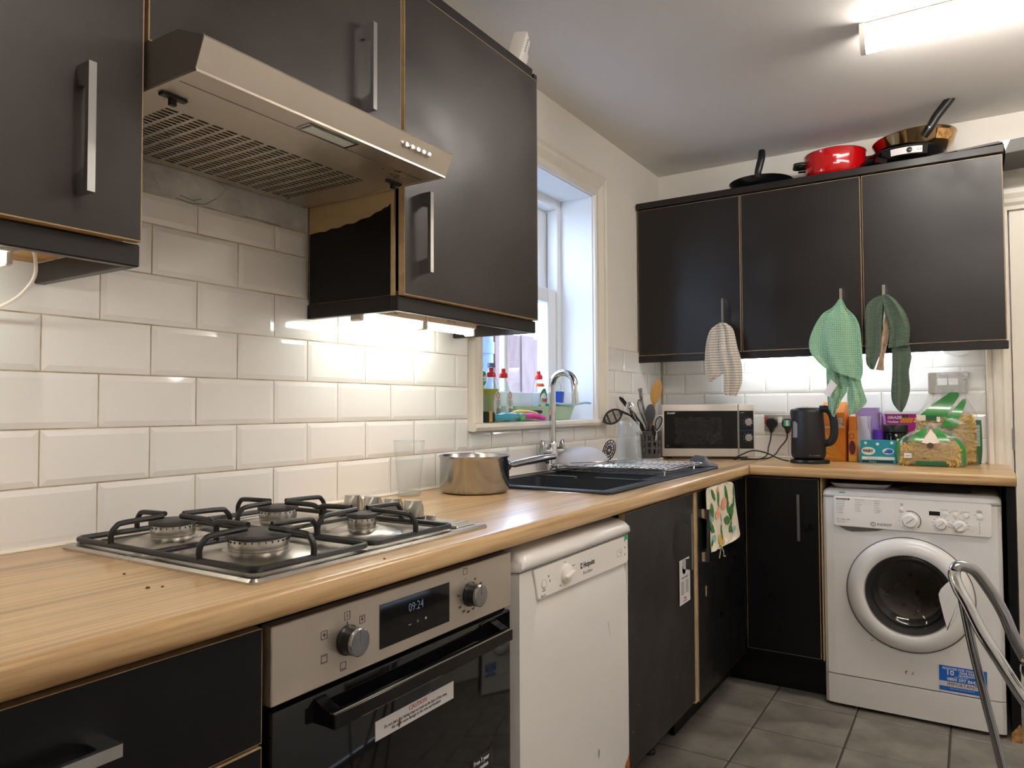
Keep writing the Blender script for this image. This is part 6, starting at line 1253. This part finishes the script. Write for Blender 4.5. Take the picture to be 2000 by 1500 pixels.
# sage tray with bottles
tr = thing('sage_tray', 'sage green plastic caddy tray on the window sill', 'tray', (-.07, 1.88, ZS)); TXa, TXb, TYa, TYb = -.135, -.032, 1.655, 2.095
mb = MB(); r1 = rrect(TXa+.008, TXb-.008, TYa+.010, TYb-.010, .012, ZS+.0006); r2 = rrect(TXa, TXb, TYa-.012, TYb+.020, .016, ZS+.056); r3 = rrect(TXa+.004, TXb-.004, TYa-.008, TYb+.016, .014, ZS+.056); r4 = rrect(TXa+.012, TXb-.012, TYa+.014, TYb-.014, .010, ZS+.004)
mb.loft([r1, r2, r3, r4], caps=False); mb.put(r1, [list(range(len(r1)))]); mb.put(r4, [list(range(len(r4)))]); part('tray_wall', mb, 'sage', tr, 40)
mb = MB(); mb.put([(TXb+.0008-.002*(.056-h_)/.056-.0+.0012, y_, ZS+h_) for y_, h_ in ((1.745, .028), (1.735, .034), (1.738, .040), (1.82, .040), (1.83, .034), (1.825, .028))], [(0, 1, 2, 3, 4, 5)]); part('handle_hole', mb, 'print_black', tr, 0)
fa = soap_bottle('upright soap bottle with red cap and white and green label in the tray', -.085, 1.895, ZS+.0052, .001, 'soap_clear', None)
x = -.0585; y = 1.898; z0 = ZS+.005
mb = MB(); mb.put([(x-abs(a_)*.25, y+a_, z0+.080+b_) for a_, b_ in [(.029*math.cos(2*PI*k/22), .042*math.sin(2*PI*k/22)) for k in range(22)]], [list(range(22))]); part('front_label', mb, 'label_green', fa, 0)
mb = MB(); mb.put([(x+.0012-abs(a_)*.25, y-.006+a_, z0+.074+b_) for a_, b_ in [(.024*math.cos(2*PI*k/22), .030*math.sin(2*PI*k/22)) for k in range(22)]], [list(range(22))]); part('front_label', mb, 'label_white', fa, 0)
text('FAIRY', .019, (x+.003, y-.006, z0+.074), m='print_red', parent=fa, right=(0, 1, 0), upv=(0, 0, 1), bold=.0006, sx=.85); part('neck_label', MB().lathe([(.0215, .130), (.0185, .142)], (-.083, 1.895, z0), 24, caps=False), 'orange_label', fa, 0)
gs = thing('green_sponge', 'dark green scouring sponge in the sage tray', 'sponge', (-.08, 1.95, ZS+.006)); part('pad', MB().box(-.115, -.045, 1.93, 1.985, ZS+.006, ZS+.068, 0, .004, 1), 'label_green', gs)
bb = thing('blue_bottle', 'clear bottle with blue label behind the tap', 'bottle', (-.09, 2.125, ZS)); bb.location = (-.085, 2.05, ZS+.0052)
bottle(bb, -.085, 2.05, ZS+.0052, [(.001, 0), (.026, 0), (.030, .006), (.030, .07), (.034, .10), (.034, .125), (.020, .148), (.014, .155), (.001, .156)], 'bottle_clear', sq=.8); bottle(bb, -.085, 2.05, ZS+.0055, [(.0305, .045), (.0310, .07), (.0343, .100), (.034, .112)], 'blue_liquid', 'label_sleeve', sq=.82); bottle(bb, -.085, 2.05, ZS+.160, [(.014, 0), (.015, .010), (.008, .016), (.006, .026), (.001, .028)], 'soap_clear', 'cap')
br = thing('blue_brush', 'dish brush with pale blue handle lying across the sage tray', 'brush', (-.02, 2.1, ZS+.06)); part('handle', MB().tube(cat_pts([(-.050, 1.955, ZS+.066), (-.035, 2.02, ZS+.062), (-.022, 2.09, ZS+.063), (-.012, 2.16, ZS+.070), (-.008, 2.208, ZS+.068)], 6), [.009]*6+[.0085]*6+[.007]*6+[.0065]*6+[.004], 12, flat=.7), 'powder_blue', br); part('grip', MB().box(-.070, -.040, 1.94, 2.02, ZS+.060, ZS+.0665, 0, .002, 1), 'bamboo', br)
b1_ = thing('teal_brush', 'soap-filled dish brush with teal handle and sponge head, lying on the sill', 'brush', (.005, 1.47, ZS)); part('handle', MB().tube(cat_pts([(.004, 1.418, ZS+.018), (.004, 1.45, ZS+.017), (.004, 1.50, ZS+.019), (.002, 1.56, ZS+.021), (-.002, 1.600, ZS+.020)], 5), [.011]*5+[.0145]*5+[.0155]*5+[.013]*5+[.008], 14, flat=.85), 'brush_teal', b1_)
part('sponge_pad', MB().box(-.012, .022, 1.380, 1.404, ZS+.001, ZS+.038, 0, .003, 1), 'sponge', b1_); part('scourer', MB().box(-.014, .024, 1.370, 1.380, ZS+.001, ZS+.038, 0, .002, 1).box(-.012, .022, 1.404, 1.420, ZS+.001, ZS+.036, 0, .004, 1), 'scourer', b1_); part('neck', MB().tube([(-.002, 1.595, ZS+.020), (-.006, 1.628, ZS+.020)], [.013, .010], 12), 'alu', b1_)
b2_ = thing('pink_brush', 'dish brush with hot pink handle end on the sill', 'brush', (.0, 1.69, ZS)); part('handle', MB().tube(cat_pts([(-.012, 1.60, ZS+.016), (-.006, 1.64, ZS+.020), (.004, 1.69, ZS+.020), (.012, 1.74, ZS+.014), (.015, 1.765, ZS+.009)], 5), [.008]*5+[.013]*5+[.0155]*5+[.012]*5+[.005], 14, flat=.7), 'brush_pink', b2_); part('collar', MB().tube([(-.010, 1.615, ZS+.015), (-.007, 1.640, ZS+.018)], .0145, 12), 'brush_green', b2_)
b3_ = thing('yellow_brush', 'pale yellow handled brush lying behind the pink one', 'brush', (-.025, 1.66, ZS)); part('handle', MB().tube(cat_pts([(-.030, 1.575, ZS+.030), (-.026, 1.64, ZS+.036), (-.018, 1.70, ZS+.034), (-.014, 1.755, ZS+.026)], 6), [.007]*6+[.009]*6+[.011]*6+[.009], 12, flat=.7), 'brush_yellow', b3_); part('head', MB().box(-.042, -.018, 1.535, 1.585, ZS+.001, ZS+.034, 0, .004, 1), 'mint', b3_)
b4_ = solo('cloth_wad', MB().box(-.034, -.006, 1.455, 1.52, ZS+.001, ZS+.010, 0, .004, 1), 'brush_yellow', 'folded yellow cloth under the teal brush on the sill', 'cloth', (-.02, 1.49, ZS))

# ---- on the washing machine
ty_ = thing('white_tray', 'white plastic tray pushed in on top of the washing machine', 'tray', (1.0, 2.65, .847))
mb = MB(); mb.loft([rrect(.915, 1.100, 2.515, 2.90, .03, .8465), rrect(.898, 1.118, 2.495, 2.93, .04, .864), rrect(.903, 1.113, 2.500, 2.925, .036, .8645), rrect(.918, 1.098, 2.518, 2.90, .03, .850)]); part('tray_wall', mb, 'tray_white', ty_, 40)
nw = thing('newspapers', 'folded newspapers lying on the washing machine under the worktop', 'newspaper', (1.26, 2.65, .847))
rnd = random.Random(12)
for k in range(5):
    x0, y0 = 1.145+.014*k, 2.505+.012*(k % 3); z = .8465+k*.0048; mb = MB(); mb.X = rot_about((x0+.11, y0+.15, z), 'Z', rnd.uniform(-.08, .08))
    mb.grid(lambda u, v: (x0+.235*u-.02*k*u, y0+.30*v, z+.003+.004*math.sin(3*u+k)*(1-v)), 8, 4); mb.grid(lambda u, v: (x0+.235*u-.02*k*u, y0+.30*v, z+.0005+.002*math.sin(2*u+k)*(1-v)), 8, 4); part('sheet', mb, 'paper', nw, 60)

# ================================================================== chrome folding stool at the right edge
ch = thing('folding_stool', 'chrome tubular folding stool in front of the washing machine', 'stool', (1.68, 1.0, 0)); MXC = 1.70
def mirror(pts): return [(2*MXC-p[0], 2.0-p[1] if 0 else p[1], p[2]) for p in pts]
legL = cat_pts([(1.354, 1.00, .853), (1.357, 1.00, .838), (1.364, 1.0, .81), (1.380, 1.0, .712), (1.400, 1.0, .610), (1.424, 1.0, .49), (1.515, 1.0, .012)], 5)
fr = [(1.354, 1.00, .853), (1.3535, .998, .842), (1.360, .99, .822), (1.373, .985, .797), (1.393, .98, .752), (1.420, .975, .705), (1.446, .97, .660), (1.480, .965, .605), (1.56, .955, .47), (1.70, .94, .25), (1.86, .92, .012)]
bk = [(1.354, 1.00, .853), (1.359, 1.004, .861), (1.370, 1.010, .861), (1.388, 1.02, .851), (1.411, 1.03, .815), (1.431, 1.04, .774), (1.451, 1.045, .720), (1.50, 1.06, .62), (1.60, 1.08, .45), (1.84, 1.10, .012)]
part('leg', MB().tube(legL, .0098, 14, flat=.8), 'chrome_worn', ch); part('loop_tube', MB().tube(cat_pts(fr, 6), .0108, 16), 'chrome', ch); part('loop_tube', MB().tube(cat_pts(bk, 6), .0105, 16), 'chrome_worn', ch)
part('leg', MB().tube(mirror(legL), .0098, 14, flat=.8), 'chrome_worn', ch)
part('hinge_cup', MB().lathe([(.027, 0), (.030, .004), (.028, .014), (.019, .020), (.001, .021)], (1.480, .955, .704), 28, axis='y'), 'chrome', ch); part('hinge_pad', MB().tube([(1.468, .952, .730), (1.476, .950, .742), (1.50, .950, .742), (1.53, .955, .72)], [.008, .016, .020, .018], 14), 'white_plastic', ch, label='cream plastic pad')
part('seat', MB().lathe([(.001, 0), (.16, 0), (.168, .012), (.160, .028), (.001, .034)], (1.70, 1.0, .635), 48), 'black_plastic', ch, 40)
for a in (-1, 1): part('seat_rail', MB().tube([(1.55, 1.0+a*.06, .63), (1.85, 1.0+a*.06, .63)], .009, 10), 'chrome', ch)
part('cross_bar', MB().tube([(1.462, .965, .700), (1.545, .98, .63)], .008, 10), 'chrome', ch)
